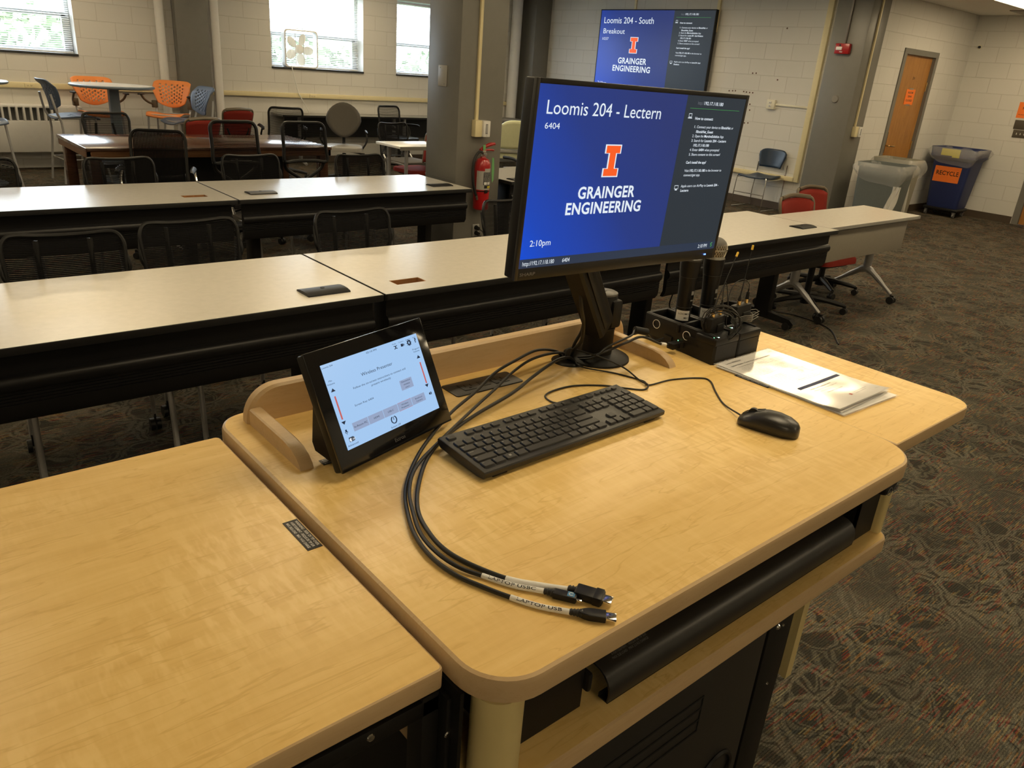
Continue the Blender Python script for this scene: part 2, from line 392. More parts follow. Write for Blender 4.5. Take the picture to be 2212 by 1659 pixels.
# text as mesh: built from the built-in font, laid out in the local x (right) / z (up) plane
_tc = {}
def text_mesh_points(txt, bold=0.0, shear=0.0):
    key = (txt, bold, shear)
    if key in _tc: return _tc[key]
    cu = bpy.data.curves.new('lettering', 'FONT'); cu.body = txt; cu.size = 1; cu.offset = bold; cu.shear = shear; cu.resolution_u = 3; cu.space_character = 1.0 + bold*2.6
    ob = bpy.data.objects.new('lettering', cu); COL.objects.link(ob)
    dg = bpy.context.evaluated_depsgraph_get(); me = bpy.data.meshes.new_from_object(ob.evaluated_get(dg))
    vs_ = [(v.co.x, v.co.y) for v in me.vertices]; fs = [tuple(p.vertices) for p in me.polygons]
    bpy.data.objects.remove(ob); bpy.data.curves.remove(cu); bpy.data.meshes.remove(me)
    _tc[key] = (vs_, fs); return _tc[key]
def put_text(mb, txt, x, y, h, align='l', sx=1.0, bold=0.0, shear=0.0, off=0.0, width=None, f=None, flip=False):
    """h = cap height; x,y = baseline start; width fits the line to a width; f maps (x, y) to a point"""
    vs_, fs = text_mesh_points(txt, bold, shear)
    if not vs_: return
    xs = [v[0] for v in vs_]; s_ = h/.72; x0, x1 = min(xs), max(xs)
    if width: sx = width/((x1-x0)*s_)
    wd = (x1-x0)*s_*sx; ox = x - (0 if align == 'l' else (wd/2 if align == 'c' else wd))
    f = f or (lambda a, b: V((a, -off, b)))
    vv = [mb.bm.verts.new(f(ox+(v[0]-x0)*s_*sx, y+v[1]*s_)) for v in vs_]
    for q in fs:
        try: mb.bm.faces.new([vv[i] for i in q])
        except ValueError: pass
def flatrect(mb, x0, x1, z0, z1, off):
    return mb.quad(V((x0, -off, z0)), V((x1, -off, z0)), V((x1, -off, z1)), V((x0, -off, z1)))
def plane_frame(c, r_, u_):
    """matrix: local x = right, z = up, -y = towards the viewer"""
    r_ = V(r_).normalized(); u_ = V(u_).normalized(); n = r_.cross(u_)
    return M(((r_.x, -n.x, u_.x, c[0]), (r_.y, -n.y, u_.y, c[1]), (r_.z, -n.z, u_.z, c[2]), (0, 0, 0, 1)))
#SECTION2
# ================================================================ the room
WY, WX, XB, DY, CZ = 11.6, 10.2, 13.2, 5.22, 2.81
struct('floor', MB().box(-4, 13.5, -3, 12.1, -.1, 0), CARPET)
struct('ceiling', MB().box(-4.2, 13.5, -3.2, 12.1, CZ, CZ+.15), CEIL)
WINS = [(1.035, 2.555), (5.105, 6.625), (7.225, 8.745)]
mb = MB(); z0, z1 = 1.37, 2.47; xs = [-4]
for a, b in WINS: xs += [a, b]
xs.append(WX+.4)
for i in range(0, len(xs), 2): mb.box(xs[i], xs[i+1], WY, WY+.3, 0, CZ)
for a, b in WINS: mb.box(a, b, WY, WY+.3, 0, z0); mb.box(a, b, WY, WY+.3, z1, CZ)
struct('wall_far', mb, WALLN)
struct('wall_right', MB().box(WX, WX+.2, DY, WY+.3, 0, CZ), WALLE)
mb = MB().box(WX, 11.14, DY, DY+.2, 0, CZ).box(12.155, XB+.2, DY, DY+.2, 0, CZ).box(11.14, 12.155, DY, DY+.2, 2.225, CZ)
struct('wall_door', mb, WALLD)
struct('wall_end', MB().box(XB, XB+.2, 3.93, DY+.0, 0, CZ).box(XB, XB+.2, -3, 2.92, 0, CZ).box(XB, XB+.2, 2.92, 3.93, 2.225, CZ), WALLE)
struct('wall_back', MB().box(-4, XB+.2, -3.2, -3, 0, CZ), WALLD)
struct('wall_left', MB().box(-4.2, -4, -3, WY+.3, 0, CZ), WALLE)
struct('baseboard_far', MB().box(2.5, WX, WY-.012, WY, 0, .1), BASEB)
struct('baseboard_right', MB().box(WX-.012, WX, 5.6, WY-.01, 0, .1), BASEB)
struct('baseboard_door', MB().box(12.2, XB, DY-.012, DY, 0, .1).box(10.34, 11.1, DY-.012, DY, 0, .1), BASEB)
struct('baseboard_end', MB().box(XB-.012, XB, 3.99, DY-.01, 0, .1), BASEB)
# windows: frame (structure) > glass, sill
for i, (a, b) in enumerate(WINS):
    mb = MB(); y = WY+.2
    for x0, x1 in ((a, a+.05), (b-.05, b)): mb.box(x0, x1, y, y+.07, z0, z1)
    mb.box(a, b, y, y+.07, z1-.05, z1); mb.box(a, b, y, y+.07, z0, z0+.05); mb.box(a+.03, b-.03, y-.02, y+.05, 1.79, 1.85)
    for x0, x1 in ((a+.05, a+.10), (b-.10, b-.05)): mb.box(x0, x1, y-.02, y+.03, z0+.03, 1.82)
    wn_ = struct('window_%d' % (i+1), mb, ALU)
    g = obj('pane', MB().box(a+.05, b-.05, y+.035, y+.04, z0+.05, z1-.05), mat('window_glass', (1, 1, 1), .02, alpha=.06), wn_)
    obj('sill', MB().box(a-.0, b+.0, WY-.02, y, z0-.02, z0+.006, .003), SLATE, wn_)
    obj('reveal', MB().box(a, a+.004, WY, y, z0, z1).box(b-.004, b, WY, y, z0, z1).box(a, b, WY, y, z1-.004, z1), WHITEP, wn_)
    # blinds
    t = thing('window_blind', ('white slatted blind in the leftmost window', 'white slatted blind in the window behind the box fan', 'white slatted blind in the window beside the centre column')[i], 'blind', ((a+b)/2, WY+.13, z1-.03), 0, 'window blinds')
    mb = MB(); hw = (b-a)/2-.025; n = 42
    for k in range(n):
        zz = -.03 - k*(1.03/n)
        mb.quad(V((-hw, -.0105, zz-.0045)), V((hw, -.0105, zz-.0045)), V((hw, .0105, zz+.0045)), V((-hw, .0105, zz+.0045)))
    obj('slats', mb, BLIND, t)
    obj('head_rail', MB().box(-hw, hw, -.02, .02, -.02, .01), BLIND, t); obj('bottom_rail', MB().box(-hw, hw, -.012, .012, -1.062, -1.046), BLIND, t)
    obj('ladder_cord', MB().cyl((-hw*.6, -.012, 0), (-hw*.6, -.012, -1.05), .0015, seg=5).cyl((hw*.6, -.012, 0), (hw*.6, -.012, -1.05), .0015, seg=5), BLIND, t)
# doors
dr = struct('door_1', MB().box(11.19, 12.105, DY+.03, DY+.075, .005, 2.175), DOORW)
obj('door_frame', MB().box(11.12, 11.20, DY-.015, DY+.12, 0, 2.235).box(12.095, 12.175, DY-.015, DY+.12, 0, 2.235).box(11.2, 12.095, DY-.015, DY+.12, 2.165, 2.235), GREYCOL, dr)
obj('door_handle', MB().tube([(11.27, DY+.03, .98), (11.27, DY-.03, .98), (11.30, DY-.045, .98), (11.42, DY-.045, .975)], .011, 8, 4), BRASS, dr)
obj('lock_plate', MB().box(11.245, 11.295, DY+.02, DY+.03, .88, 1.16, .003), mat('aged_bronze', (.10, .07, .04), .4, .8), dr)
obj('hinge', MB().cyl((12.09, DY+.02, 1.72), (12.09, DY+.02, 1.84), .01).cyl((12.09, DY+.02, .92), (12.09, DY+.02, 1.04), .01), BRASS, dr)
mb = MB(); put_text(mb, '204', 11.66, 1.862, .035, 'c', off=0.0, f=lambda a, b: V((a, DY+.028, b))); obj('door_number', mb, INK, dr)
dr = struct('door_2', MB().box(XB+.03, XB+.075, 2.95, 3.90, .005, 2.19), DOORW)
obj('door_frame', MB().box(XB-.015, XB+.12, 3.89, 3.98, 0, 2.235).box(XB-.015, XB+.12, 2.87, 2.96, 0, 2.235).box(XB-.015, XB+.12, 2.96, 3.89, 2.165, 2.235), GREYCOL, dr)
# columns: grey painted steel box columns
def column(x0, x1, y0, y1, label):
    t = thing('column', label, 'column', ((x0+x1)/2, (y0+y1)/2, 0)); hx, hy = (x1-x0)/2, (y1-y0)/2
    obj('shaft', MB().box(-hx, hx, -hy, hy, 0, CZ, .008), GREYCOL, t); return t
c1 = column(3.78, 4.235, 5.15, 5.585, 'square grey painted column in the middle, with the fire extinguisher on it')
c2 = column(9.9, 10.34, 5.15, 5.62, 'square grey painted column at the end of the screen wall, with the red fire alarm')
c3 = column(3.74, 4.17, WY-.14, WY-.002, 'shallow grey painted column against the far wall behind the orange stools')
c4 = column(9.84, WX-.002, WY-.38, WY-.002, 'grey painted column in the far corner beside the screen wall')
obj('weld_seam', MB().box(-.229, .229, -.2195, .2195, .742, .745), GREYCOL, c1)
def pipe(x, y, rad, z0, label):
    t = thing('wall_pipe', label, 'pipe', (x, y, 0), group='white pipes on the far wall')
    obj('pipe', MB().cyl((0, 0, z0), (0, 0, CZ), rad, seg=20), WHITEP, t)
pipe(3.56, WY-.07, .055, 0, 'white vertical pipe on the far wall left of the shallow grey column')
pipe(4.27, WY-.10, .058, 0, 'white vertical pipe on the far wall right of the shallow grey column')
pipe(9.62, WY-.12, .09, .75, 'thick white vertical pipe beside the grey corner column')
# surface raceways on the far wall
def outlet(p, face, label, w_=.07, h_=.115, m=IVORY, double=False, group=None, parent=None, plug=False):
    """face: 'y-' looks towards -y, 'x-' towards -x"""
    t = thing('wall_outlet', label, 'outlet', p, 0 if face == 'y-' else -pi/2, group)
    obj('cover_plate', MB().box(-w_/2, w_/2, -.012, 0, -h_/2, h_/2, .004), m, t)
    mb = MB()
    for zz in ((-.02, .02) if h_ > w_ else (0,)):
        for xx in ((0,) if h_ > w_ else (-.02, .02)):
            mb.box(xx-.014, xx+.014, -.0145, -.011, zz-.012, zz+.012, .003)
    so = obj('socket', mb, m, t); mb = MB()
    for zz in ((-.02, .02) if h_ > w_ else (0,)):
        for xx in ((0,) if h_ > w_ else (-.02, .02)):
            for q in (-.006, .006): mb.box(xx+q-.0012, xx+q+.0012, -.0155, -.014, zz-.002, zz+.007)
            mb.cyl((xx, -.0155, zz-.007), (xx, -.014, zz-.007), .0025, seg=8)
    obj('slots', mb, INK, so)
    return t
t = thing('wall_raceway', 'cream metal raceway running along the far wall under the windows', 'raceway', (3.0, WY, .987))
obj('channel', MB().box(-3.2, 1.22, -.055, -.001, -.032, .032, .006).box(1.34, 6.8, -.055, -.001, -.032, .032, .006), CREAM, t)
for x_, nm in ((1.955, 'left of the round bar table'), (5.72, 'below the box fan')):
    outlet((x_, WY-.056, .987), 'y-', 'ivory outlet in the cream raceway '+nm, .11, .05, CREAM, group='outlets in the far raceway')
t = thing('wall_raceway', 'cream metal raceway low on the screen wall behind the navy chair', 'raceway', (WX, 7.0, .447))
obj('channel', MB().box(-.05, -.001, -1.13, 3.2, -.03, .03, .005), CREAM, t)
obj('riser', MB().box(-.05, -.001, -1.19, -1.11, -.03, CZ-.45, .005), CREAM, t)
outlet((WX-.051, 6.30, .447), 'x-', 'ivory outlet in the low cream raceway behind the navy chair', .14, .05, CREAM)
t = thing('wall_raceway', 'thin cream conduit rising above the wall screen', 'raceway', (WX, 9.24, 2.6)); obj('channel', MB().box(-.02, -.001, -.02, .02, 0, .2, .004), CREAM, t)
t = thing('wall_raceway', 'short cream conduit above the right end of the wall screen', 'raceway', (WX, 7.62, 2.3)); obj('channel', MB().box(-.03, -.001, -.025, .025, 0, .5, .004), CREAM, t)
t = thing('wall_outlet', 'white double outlet box with conduit on the screen wall', 'outlet', (WX, 6.47, 1.395))
obj('box', MB().box(-.045, -.001, -.07, .06, -.06, .065, .006), IVORY, t)
so = obj('socket', MB().box(-.052, -.044, -.02, .02, -.035, -.005, .003).box(-.052, -.044, -.02, .02, .01, .04, .003), WHITEP, t)
obj('slots', MB().box(-.0535, -.051, -.008, -.004, -.026, -.012).box(-.0535, -.051, .004, .008, -.026, -.012).box(-.0535, -.051, -.008, -.004, .018, .032).box(-.0535, -.051, .004, .008, .018, .032), INK, so)
obj('conduit', MB().box(-.022, -.001, -.655, -.07, -.008, .018, .004), IVORY, t)
# screw holes where something used to hang
mb = MB()
for y_, z_ in ((6.87, 1.785), (6.813, 1.788), (7.216, 1.527), (7.156, 1.531), (7.108, 1.534), (6.965, 1.533), (6.917, 1.529), (6.863, 1.527), (6.812, 1.527), (6.824, 1.371), (6.811, 1.293), (6.86, 1.111), (6.802, 1.117), (6.454, 2.374), (6.452, 1.721)):
    mb.cyl((WX-.003, y_, z_), (WX-.0005, y_, z_), .011, seg=8)
h = struct('trim_1', mb, mat('old_screw_hole', (.12, .06, .04), .8))
# radiator cabinet
t = thing('radiator', 'long cream radiator cabinet under the leftmost window, slotted along its top', 'radiator', (.7, WY-.14, .22))
obj('casing', MB().box(-1.9, 1.76, -.12, .138, 0, .37, .01).box(-1.9, 1.76, -.10, .138, .52, .55, .01).box(-1.9, 1.76, -.02, .138, .37, .52), WHITEP, t)
x_ = .58
obj('end_panel', MB().box(1.50, 1.76, -.118, -.02, .365, .53), WHITEP, t); obj('end_panel', MB().box(-1.9, .575, -.118, -.02, .365, .53), WHITEP, t)
while x_ < 1.50: obj('grille_bar', MB().box(x_, x_+.022, -.115, -.02, .365, .53), WHITEP, t); x_ += .0755

obj('inner_shadow_plate', MB().box(-1.88, 1.5, -.035, -.021, .37, .52), noisy('slot_shade_dark', (.10, .10, .095), .6, .1, 60, 0), t)  # dark sheet that paints in the shade behind the grille slots
obj('foot', MB().box(1.6, 1.75, -.05, .10, -.22, .0).box(-1.9, -1.8, -.05, .10, -.22, 0), BASEB, t)
# ceiling troffers
GXN = {-2.7: 'far left column', -.5: 'column left of the lectern', 1.7: 'column over the lectern', 3.9: 'column over the centre pillar', 6.1: 'column right of the centre pillar', 8.3: 'column before the screen wall', 10.5: 'entrance side', 12.2: 'entrance side beside the end wall'}
GYN = {-1.75: 'behind the lectern', .7: 'level with the lectern', 3.15: 'above the nearer row of tables', 8.05: 'above the wooden table', 10.5: 'nearest the windows'}
def troffer(gx, gy, lab):
    t = thing('ceiling_light', lab, 'light', (gx, gy, CZ), 0, 'recessed ceiling lights')
    obj('frame', MB().box(-.62, .62, -.32, -.30, -.012, -.001).box(-.62, .62, .30, .32, -.012, -.001).box(-.62, -.60, -.3, .3, -.012, -.001).box(.60, .62, -.3, .3, -.012, -.001), WHITEP, t)
    obj('diffuser', MB().box(-.60, .60, -.30, .30, -.008, -.002), TROFFER, t)
for gx in (-2.7, -.5, 1.7, 3.9, 6.1, 8.3):
    for gy in (.7, 3.15, 8.05):
        if gy != .7 or gx > 1: troffer(gx, gy, 'recessed ceiling light %s, %s' % (GYN[gy], GXN[gx]))
for gx in (10.5,):
    for gy in (.7, 3.15)[:2]: troffer(gx, gy, 'recessed ceiling light %s, %s' % (GYN[gy], GXN[gx]))
troffer(8.3, 5.6, 'recessed ceiling light above the end of the second row, before the screen wall')
for gx in (1.7, 6.1): troffer(gx, 10.5, 'recessed ceiling light %s, %s' % (GYN[10.5], GXN[gx]))
troffer(-.5, -1.75, 'added fill light on the ceiling behind the lectern, to its left')  # fill lamp out of view, added to lift the lectern's dark front edges
troffer(3.9, -1.75, 'added fill light on the ceiling behind the lectern, to its right')  # second added fill lamp, brightens the lectern front from behind the camera
troffer(11.75, 4.0, 'recessed ceiling light above the bins, cut by the top right corner')
# a vent in the ceiling near the end wall
t = thing('ceiling_vent', 'dark slotted ceiling vent near the corner above the bins', 'vent', (12.75, 4.45, CZ)); obj('grille', MB().box(-.28, .28, -.12, .12, -.012, -.001, .003), noisy('vent_grey', (.30, .29, .26), .6), t)

# ================================================================ training tables
def make_table(L=1.835, D=.76, port=None, hole=None):
    t = thing('training_table', 'x', 'table')
    def top_boxes(mb, x0, x1, y0, y1, za, zb):
        if hole:
            a, b, c, e = hole
            mb.box(x0, a, y0, y1, za, zb).box(b, x1, y0, y1, za, zb).box(a, b, y0, c, za, zb).box(a, b, e, y1, za, zb)
        else: mb.box(x0, x1, y0, y1, za, zb)
        return mb
    top = obj('tabletop', top_boxes(MB(), .004, L-.004, .004, D-.004, .716, .74), DESK, t)
    o_ = rr(0, L, 0, D, .012, 3); i_ = rr(.004, L-.004, .004, D-.004, .008, 3)
    obj('edge_trim', band(o_, i_, .712, .7405, .004), BLACK, top)
    if hole:
        a, b, c, e = hole; wd = .004
        obj('cutout_lining', MB().box(a, a+wd, c, e, .706, .739).box(b-wd, b, c, e, .706, .739).box(a, b, c, c+wd, .706, .739).box(a, b, e-wd, e, .706, .739).box(a, b, c, e, .700, .706), RAWWOOD, top)
    if port:
        px, py = port
        pt = obj('cable_port', MB().extr([(-.055, 0), (-.052, .006), (-.03, .011), (0, .0125), (.03, .011), (.052, .006), (.055, 0)], -.092, .092), BLACK, t, M.Translation((px, py, .740)))
        obj('port_button', MB().cyl((0, .012, .0115), (0, .012, .0135), .009, seg=12), BLACKM, pt)
    prof = [(.045, .712), (.045, .636), (.030, .630), (.022, .618), (.020, .602), (.026, .588), (.034, .582), (.034, .575), (.038, .573), (.034, .571), (.034, .564), (.038, .562), (.034, .560), (.034, .553), (.038, .551), (.034, .549), (.034, .542), (.038, .540), (.034, .538), (.036, .50), (.052, .476), (.070, .476), (.056, .51), (.060, .60), (.060, .712)]
    obj('modesty_panel', MB().extr(prof, .03, L-.03), MODESTY, t, sharp=50)
    for x_ in (.21, L-.21):
        lg = obj('leg', MB().box(x_-.03, x_+.03, .28, .40, .06, .712, .008).box(x_-.03, x_+.03, .06, .62, .675, .712, .004).extr([(.06, .055), (.10, .085), (.30, .10), (.42, .10), (.62, .085), (.68, .055), (.66, .045), (.08, .045)], x_-.025, x_+.025), BLACKM, t)
        obj('foot_cap', MB().lathe([(0, .008), (.018, .006), (.026, 0), (0, 0)], (x_+.026, .13, .055), 16, (1, 0, 0)), IVORY, lg)
        for y_ in (.12, .62):
            obj('caster', MB().cyl((x_-.028, y_, .0285), (x_-.006, y_, .0285), .028, seg=16).cyl((x_+.006, y_, .0285), (x_+.028, y_, .0285), .028, seg=16).box(x_-.006, x_+.006, y_-.012, y_+.012, .02, .06), RUBBER, lg)
    return t
def table_at(x, y, label, port=None, hole=None, group='long black-edged training tables', L=1.835):
    t = make_table(L, port=port, hole=hole); t.location = (x, y, 0); t['label'] = label; t['group'] = group; return t
table_at(-.242, 2.62, 'black-edged table of the nearer row, at the left edge, with a closed cable port', port=(1.64, .15))
table_at(1.597, 2.62, 'black-edged table of the nearer row with an open rectangular cut-out, behind the monitor', hole=(.122, .272, .107, .177))
table_at(3.436, 2.62, 'black-edged table of the nearer row, its right end against the light wheeled table', port=(1.655, .178))
table_at(.022, 4.80, 'black-edged table of the second row, at the left, with an open cut-out', hole=(1.56, 1.71, .17, .245))
table_at(1.862, 4.80, 'black-edged table of the second row ending at the centre column, with two cable ports', port=(.23, .21))
t2 = obj('cable_port', MB().extr([(-.055, 0), (-.052, .006), (-.03, .011), (0, .0125), (.03, .011), (.052, .006), (.055, 0)], -.092, .092), BLACK, bpy.data.objects['training_table.004'], M.Translation((1.66, .20, .740)))
table_at(4.27, 5.02, 'black-edged table just right of the centre column, mostly behind the monitor', port=(.16, .10), L=1.6)
# flip-top table with grey panel, right
t = thing('flip_top_table', 'pale wheeled table with a grey modesty panel at the right end of the row', 'table', (5.285, 2.70, 0))
top = obj('tabletop', MB().box(.003, 1.477, .003, .497, .714, .737), DESK, t); obj('edge_trim', band(rr(0, 1.48, 0, .5, .006, 2), rr(.003, 1.477, .003, .497, .004, 2), .711, .7375, .003), GREYPL, top)
obj('modesty_panel', MB().box(.12, 1.40, .06, .075, .455, .70, .003).box(.12, 1.40, .06, .14, .685, .71, .003), MODGREY, t)
for x_ in (.16, 1.33):
    lg = obj('leg', MB().cyl((x_, .27, .71), (x_, .27, .24), .036, .033, 18).box(x_-.03, x_+.03, .06, .44, .69, .712, .004), SILVER, t)
    for dy, sgn in ((-.27, -1), (.27, 1)):
        obj('foot', MB().tube([(x_, .27, .25), (x_+.0, .27+dy*.25, .215), (x_, .27+dy*.95, .078)], [.034, .026, .017], 10, 3, flat=.9), SILVER, lg)
        obj('caster', MB().cyl((x_-.03, .27+dy*1.0, .031), (x_-.006, .27+dy*1.0, .031), .031, seg=16).cyl((x_+.006, .27+dy*1.0, .031), (x_+.03, .27+dy*1.0, .031), .031, seg=16).box(x_-.008, x_+.008, .27+dy-.014, .27+dy+.014, .03, .075), RUBBER, lg)

# ================================================================ chairs
def mesh_back(parent, w_, h_, z_, y_, lean, curve, pitch=.0075, fill=.76, top_dip=.018, frame_r=.009, frame_mat=None, taper=.93, name='back_mesh', vertical=False):
    """curved mesh backrest: frame tube and separate horizontal yarns"""
    frame_mat = frame_mat or BLACK
    def P_(u_, v_):  # u 0..1 across, v 0..1 up
        ww = w_*(taper+(1-taper)*v_) if taper < 1 else w_; x_ = (u_-.5)*ww
        return V((x_, y_ + lean*v_ - curve*(1-(2*u_-1)**2)*0 + curve*((2*u_-1)**2 - 1)*-1*.0 - curve*(2*u_-1)**2, z_ + h_*v_ - top_dip*(1-(2*u_-1)**2)*v_))
    pts = []; c_ = .13
    prm = [(0, .0), (0, .35), (0, .7), (0.004, .86), (.05, .965), (c_, 1), (.3, 1), (.5, 1), (.7, 1), (1-c_, 1), (.95, .965), (.996, .86), (1, .7), (1, .35), (1, 0), (.75, 0), (.5, 0), (.25, 0)]
    fr = obj('back_frame', MB().tube([P_(*q) for q in prm], frame_r, 7, 4, closed=True), frame_mat, parent)
    mb = MB(); n = int(h_/pitch); nu = 8
    if vertical:
        n = int(w_/pitch)
        for k in range(1, n):
            u0 = k/n - fill/2/n; u1 = k/n + fill/2/n
            if u0 < .02 or u1 > .98: continue
            for j in range(6): a, b = .02+.95*j/6, .02+.95*(j+1)/6; mb.quad(P_(u0, a), P_(u1, a), P_(u1, b), P_(u0, b))
    else:
        for k in range(1, n):
            v0 = k/n - fill/2/n; v1 = k/n + fill/2/n
            e_ = 0 if v1 < .84 else (.05*(v1-.84)/.16)
            for i in range(nu):
                a, b = e_+(1-2*e_)*i/nu, e_+(1-2*e_)*(i+1)/nu; mb.quad(P_(a, v0), P_(b, v0), P_(b, v1), P_(a, v1))
    obj(name, mb, SLAT, parent); return P_, fr
def make_nest_chair():
    t = thing('mesh_chair', 'x', 'chair')
    mesh_back(t, .455, .40, .475, .235, .07, .028)
    for sx in (-1, 1): obj('back_support', MB().tube([(sx*.19, .22, .50), (sx*.105, .27, .60), (sx*.10, .30, .84)], .012, 6, 3), BLACK, t); obj('side_support', MB().tube([(sx*.205, .255, .66), (sx*.235, .245, .72), (sx*.22, .285, .80)], .008, 6, 3), BLACK, t)
    obj('seat', MB().prism(rr(-.225, .225, -.30, .20, .07, 5), .425, .462, .014), GREYFAB, t)
    for sx in (-1, 1):
        f = obj('front_leg', MB().tube([(sx*.21, .06, .43), (sx*.225, -.20, .43), (sx*.232, -.32, .38), (sx*.235, -.36, .07)], .017, 10, 4, flat=.6), SILVER, t)
        obj('caster', MB().cyl((sx*.235-.012, -.36, .028), (sx*.235+.012, -.36, .028), .027, seg=14).box(sx*.235-.006, sx*.235+.006, -.37, -.35, .028, .08), RUBBER, f)
        b_ = obj('rear_leg', MB().tube([(sx*.205, .18, .50), (sx*.212, .12, .42), (sx*.232, .10, .20), (sx*.238, .10, .07)], .010, 8, 4), SILVER, t)
        obj('caster', MB().cyl((sx*.238-.022, .10, .028), (sx*.238-.004, .10, .028), .027, seg=14).cyl((sx*.238+.004, .10, .028), (sx*.238+.022, .10, .028), .027, seg=14).box(sx*.238-.004, sx*.238+.004, .09, .11, .028, .08), RUBBER, b_)
    return t
pc = placer(make_nest_chair()); G1 = 'black mesh chairs behind the nearer row of tables'; G2 = 'black mesh chairs behind the second row of tables'
pc((.615, 3.30, 0), R(-5), 'black mesh chair behind the nearer row, leftmost, at the left edge', G1)
pc((1.19, 3.40, 0), R(2), 'black mesh chair behind the nearer row, second from the left edge', G1)
pc((2.04, 3.40, 0), R(2), 'black mesh chair behind the nearer row, third, left of the centre column', G1)
pc((3.16, 3.43, 0), R(2), 'black mesh chair half hidden by the left edge of the monitor', G1)
pc((.60, 5.60, 0), R(-4), 'black mesh chair behind the second row, cut by the left edge', G2)
pc((1.46, 5.56, 0), R(3), 'black mesh chair behind the second row, in front of the ribbed chair', G2)
pc((2.40, 5.62, 0), R(2), 'black mesh chair behind the second row, in the middle below the open-frame chairs', G2)
pc((3.30, 5.56, 0), R(2), 'black mesh chair behind the second row, nearest the centre column', G2)
pc((5.42, 8.45, 0), R(5), 'black mesh chair behind the small white table beside the centre column')
pc((4.60, 6.15, 0), R(-35), 'dark chair corner seen behind the table right of the centre column')
def star_base(t, r_=.30, m=BLACKM, z_=.075, rot=.3):
    obj('gas_column', MB().cyl((0, 0, .06), (0, 0, .40), .025, seg=14).cyl((0, 0, .05), (0, 0, .12), .04, seg=14), BLACKM, t)
    for k in range(5):
        a = 2*pi*k/5 + rot; c_, s_ = cos(a), sin(a)
        lg = obj('base_leg', MB().tube([(c_*.03, s_*.03, .105), (c_*r_*.6, s_*r_*.6, .09), (c_*r_, s_*r_, z_-.005)], [.026, .02, .014], 8, 2), m, t)
        q = M.Translation((c_*r_, s_*r_, 0)) @ M.Rotation(a+.7*k, 4, 'Z')
        mb = MB(); mb.cyl((0, -.024, .027), (0, -.004, .027), .026, seg=12); mb.cyl((0, .004, .027), (0, .024, .027), .026, seg=12); mb.box(-.012, .012, -.005, .005, .03, .075)
        obj('caster', mb, RUBBER, lg, q)
def make_red_chair():
    t = thing('red_task_chair', 'x', 'chair'); star_base(t, .30, BLACKM)
    obj('seat', MB().prism(rr(-.235, .235, -.25, .20, .09, 6), .415, .46, .018), REDF, t)
    obj('seat_pan', MB().prism(rr(-.20, .20, -.20, .17, .08, 5), .39, .414), BLACK, t)
    def S(w0, w1, z0_, z1_, th, rad, arch=0.0):
        def f(u_, v_):
            ww = w0+(w1-w0)*v_; x_ = (u_-.5)*ww; zz = z0_+(z1_-z0_)*v_
            return V((x_, .24+.07*v_ - .05*(2*u_-1)**2, zz - .035*(abs(2*u_-1)**4)*v_))
        return f
    obj('backrest', MB().grid(S(.36, .43, .50, .83, .02, .05), 12, 8), REDF, t, mods=.03)
    rim = S(.375, .455, .485, .85, .02, .05)
    obj('back_shell', MB().tube([rim(0, 0), rim(0, .5), rim(0, .85), rim(.03, .98), rim(.12, 1), rim(.5, 1), rim(.88, 1), rim(.97, .98), rim(1, .85), rim(1, .5), rim(1, 0)], .013, 8, 3).tube([rim(.1, 1.0), rim(.5, 1.0), rim(.9, 1.0)], .022, 8, 3, flat=.7), TAUPE, t)
    obj('back_post', MB().tube([(-.16, .24, .60), (-.10, .23, .46), (0, .12, .40), (.10, .23, .46), (.16, .24, .60)], .013, 8, 4), BLACK, t)
    return t
pr_ = placer(make_red_chair()); G = 'red upholstered chairs'
pr_((5.72, 2.99, 0), R(-4), 'red wheeled chair tucked under the light table, nearer of the two', G)
pr_((6.42, 3.26, 0), R(-4), 'red wheeled chair at the light table, the farther one by the second column', G)
pr_((3.12, 9.40, 0), R(195), 'red upholstered chair between the wooden table and the blue stool', G)
pr_((4.12, 10.85, 0), R(190), 'red upholstered chair below the white wall pipe, behind the other red chair', G)
pr_((5.16, 7.74, 0), R(-86), 'red upholstered chair half hidden by the centre column', G)
# ================================================================ the lectern
L = 1.038
lec = thing('lectern', 'maple lectern desk with fold-out side shelves, black cabinet and cream corner posts', 'lectern', (.9, .83, 0))
def at(o, m=None): return o
LO = V((-.9, -.83, 0)); TL = M.Translation(LO)   # children are written in room coordinates
def lobj(name, mb, m, parent=None, sharp=32):
    o = obj(name, mb, m, parent or lec, sharp=sharp)
    if parent is None: o.matrix_local = TL
    return o
o_ = rr(.406, 1.419, .447, 1.235, (.068, .085, .05, .055), 10); i_ = rr(.412, 1.413, .453, 1.229, (.062, .079, .044, .049), 10)
wt = lobj('worktop', MB().prism(i_, L-.034, L), MAPLE)
obj('edge_band', band(o_, i_, L-.034, L, .007), MAPLE_EDGE, wt)
for nm, x0, x1, y0, y1, rad, dz in (('side_shelf', -.165, .3995, .524, 1.187, (.02, .008, .01, .02), -.012), ('side_shelf', 1.4205, 1.793, .497, 1.19, (.004, .055, .055, .004), -.004)):
    o_ = rr(x0, x1, y0, y1, rad, 6); i_ = rr(x0+.003, x1-.003, y0+.003, y1-.003, tuple(max(q-.003, .001) for q in rad), 6)
    ss = lobj(nm, MB().prism(i_, L+dz-.028, L+dz), MAPLE); obj('edge_band', band(o_, i_, L+dz-.028, L+dz, .004), MAPLE_EDGE, ss)
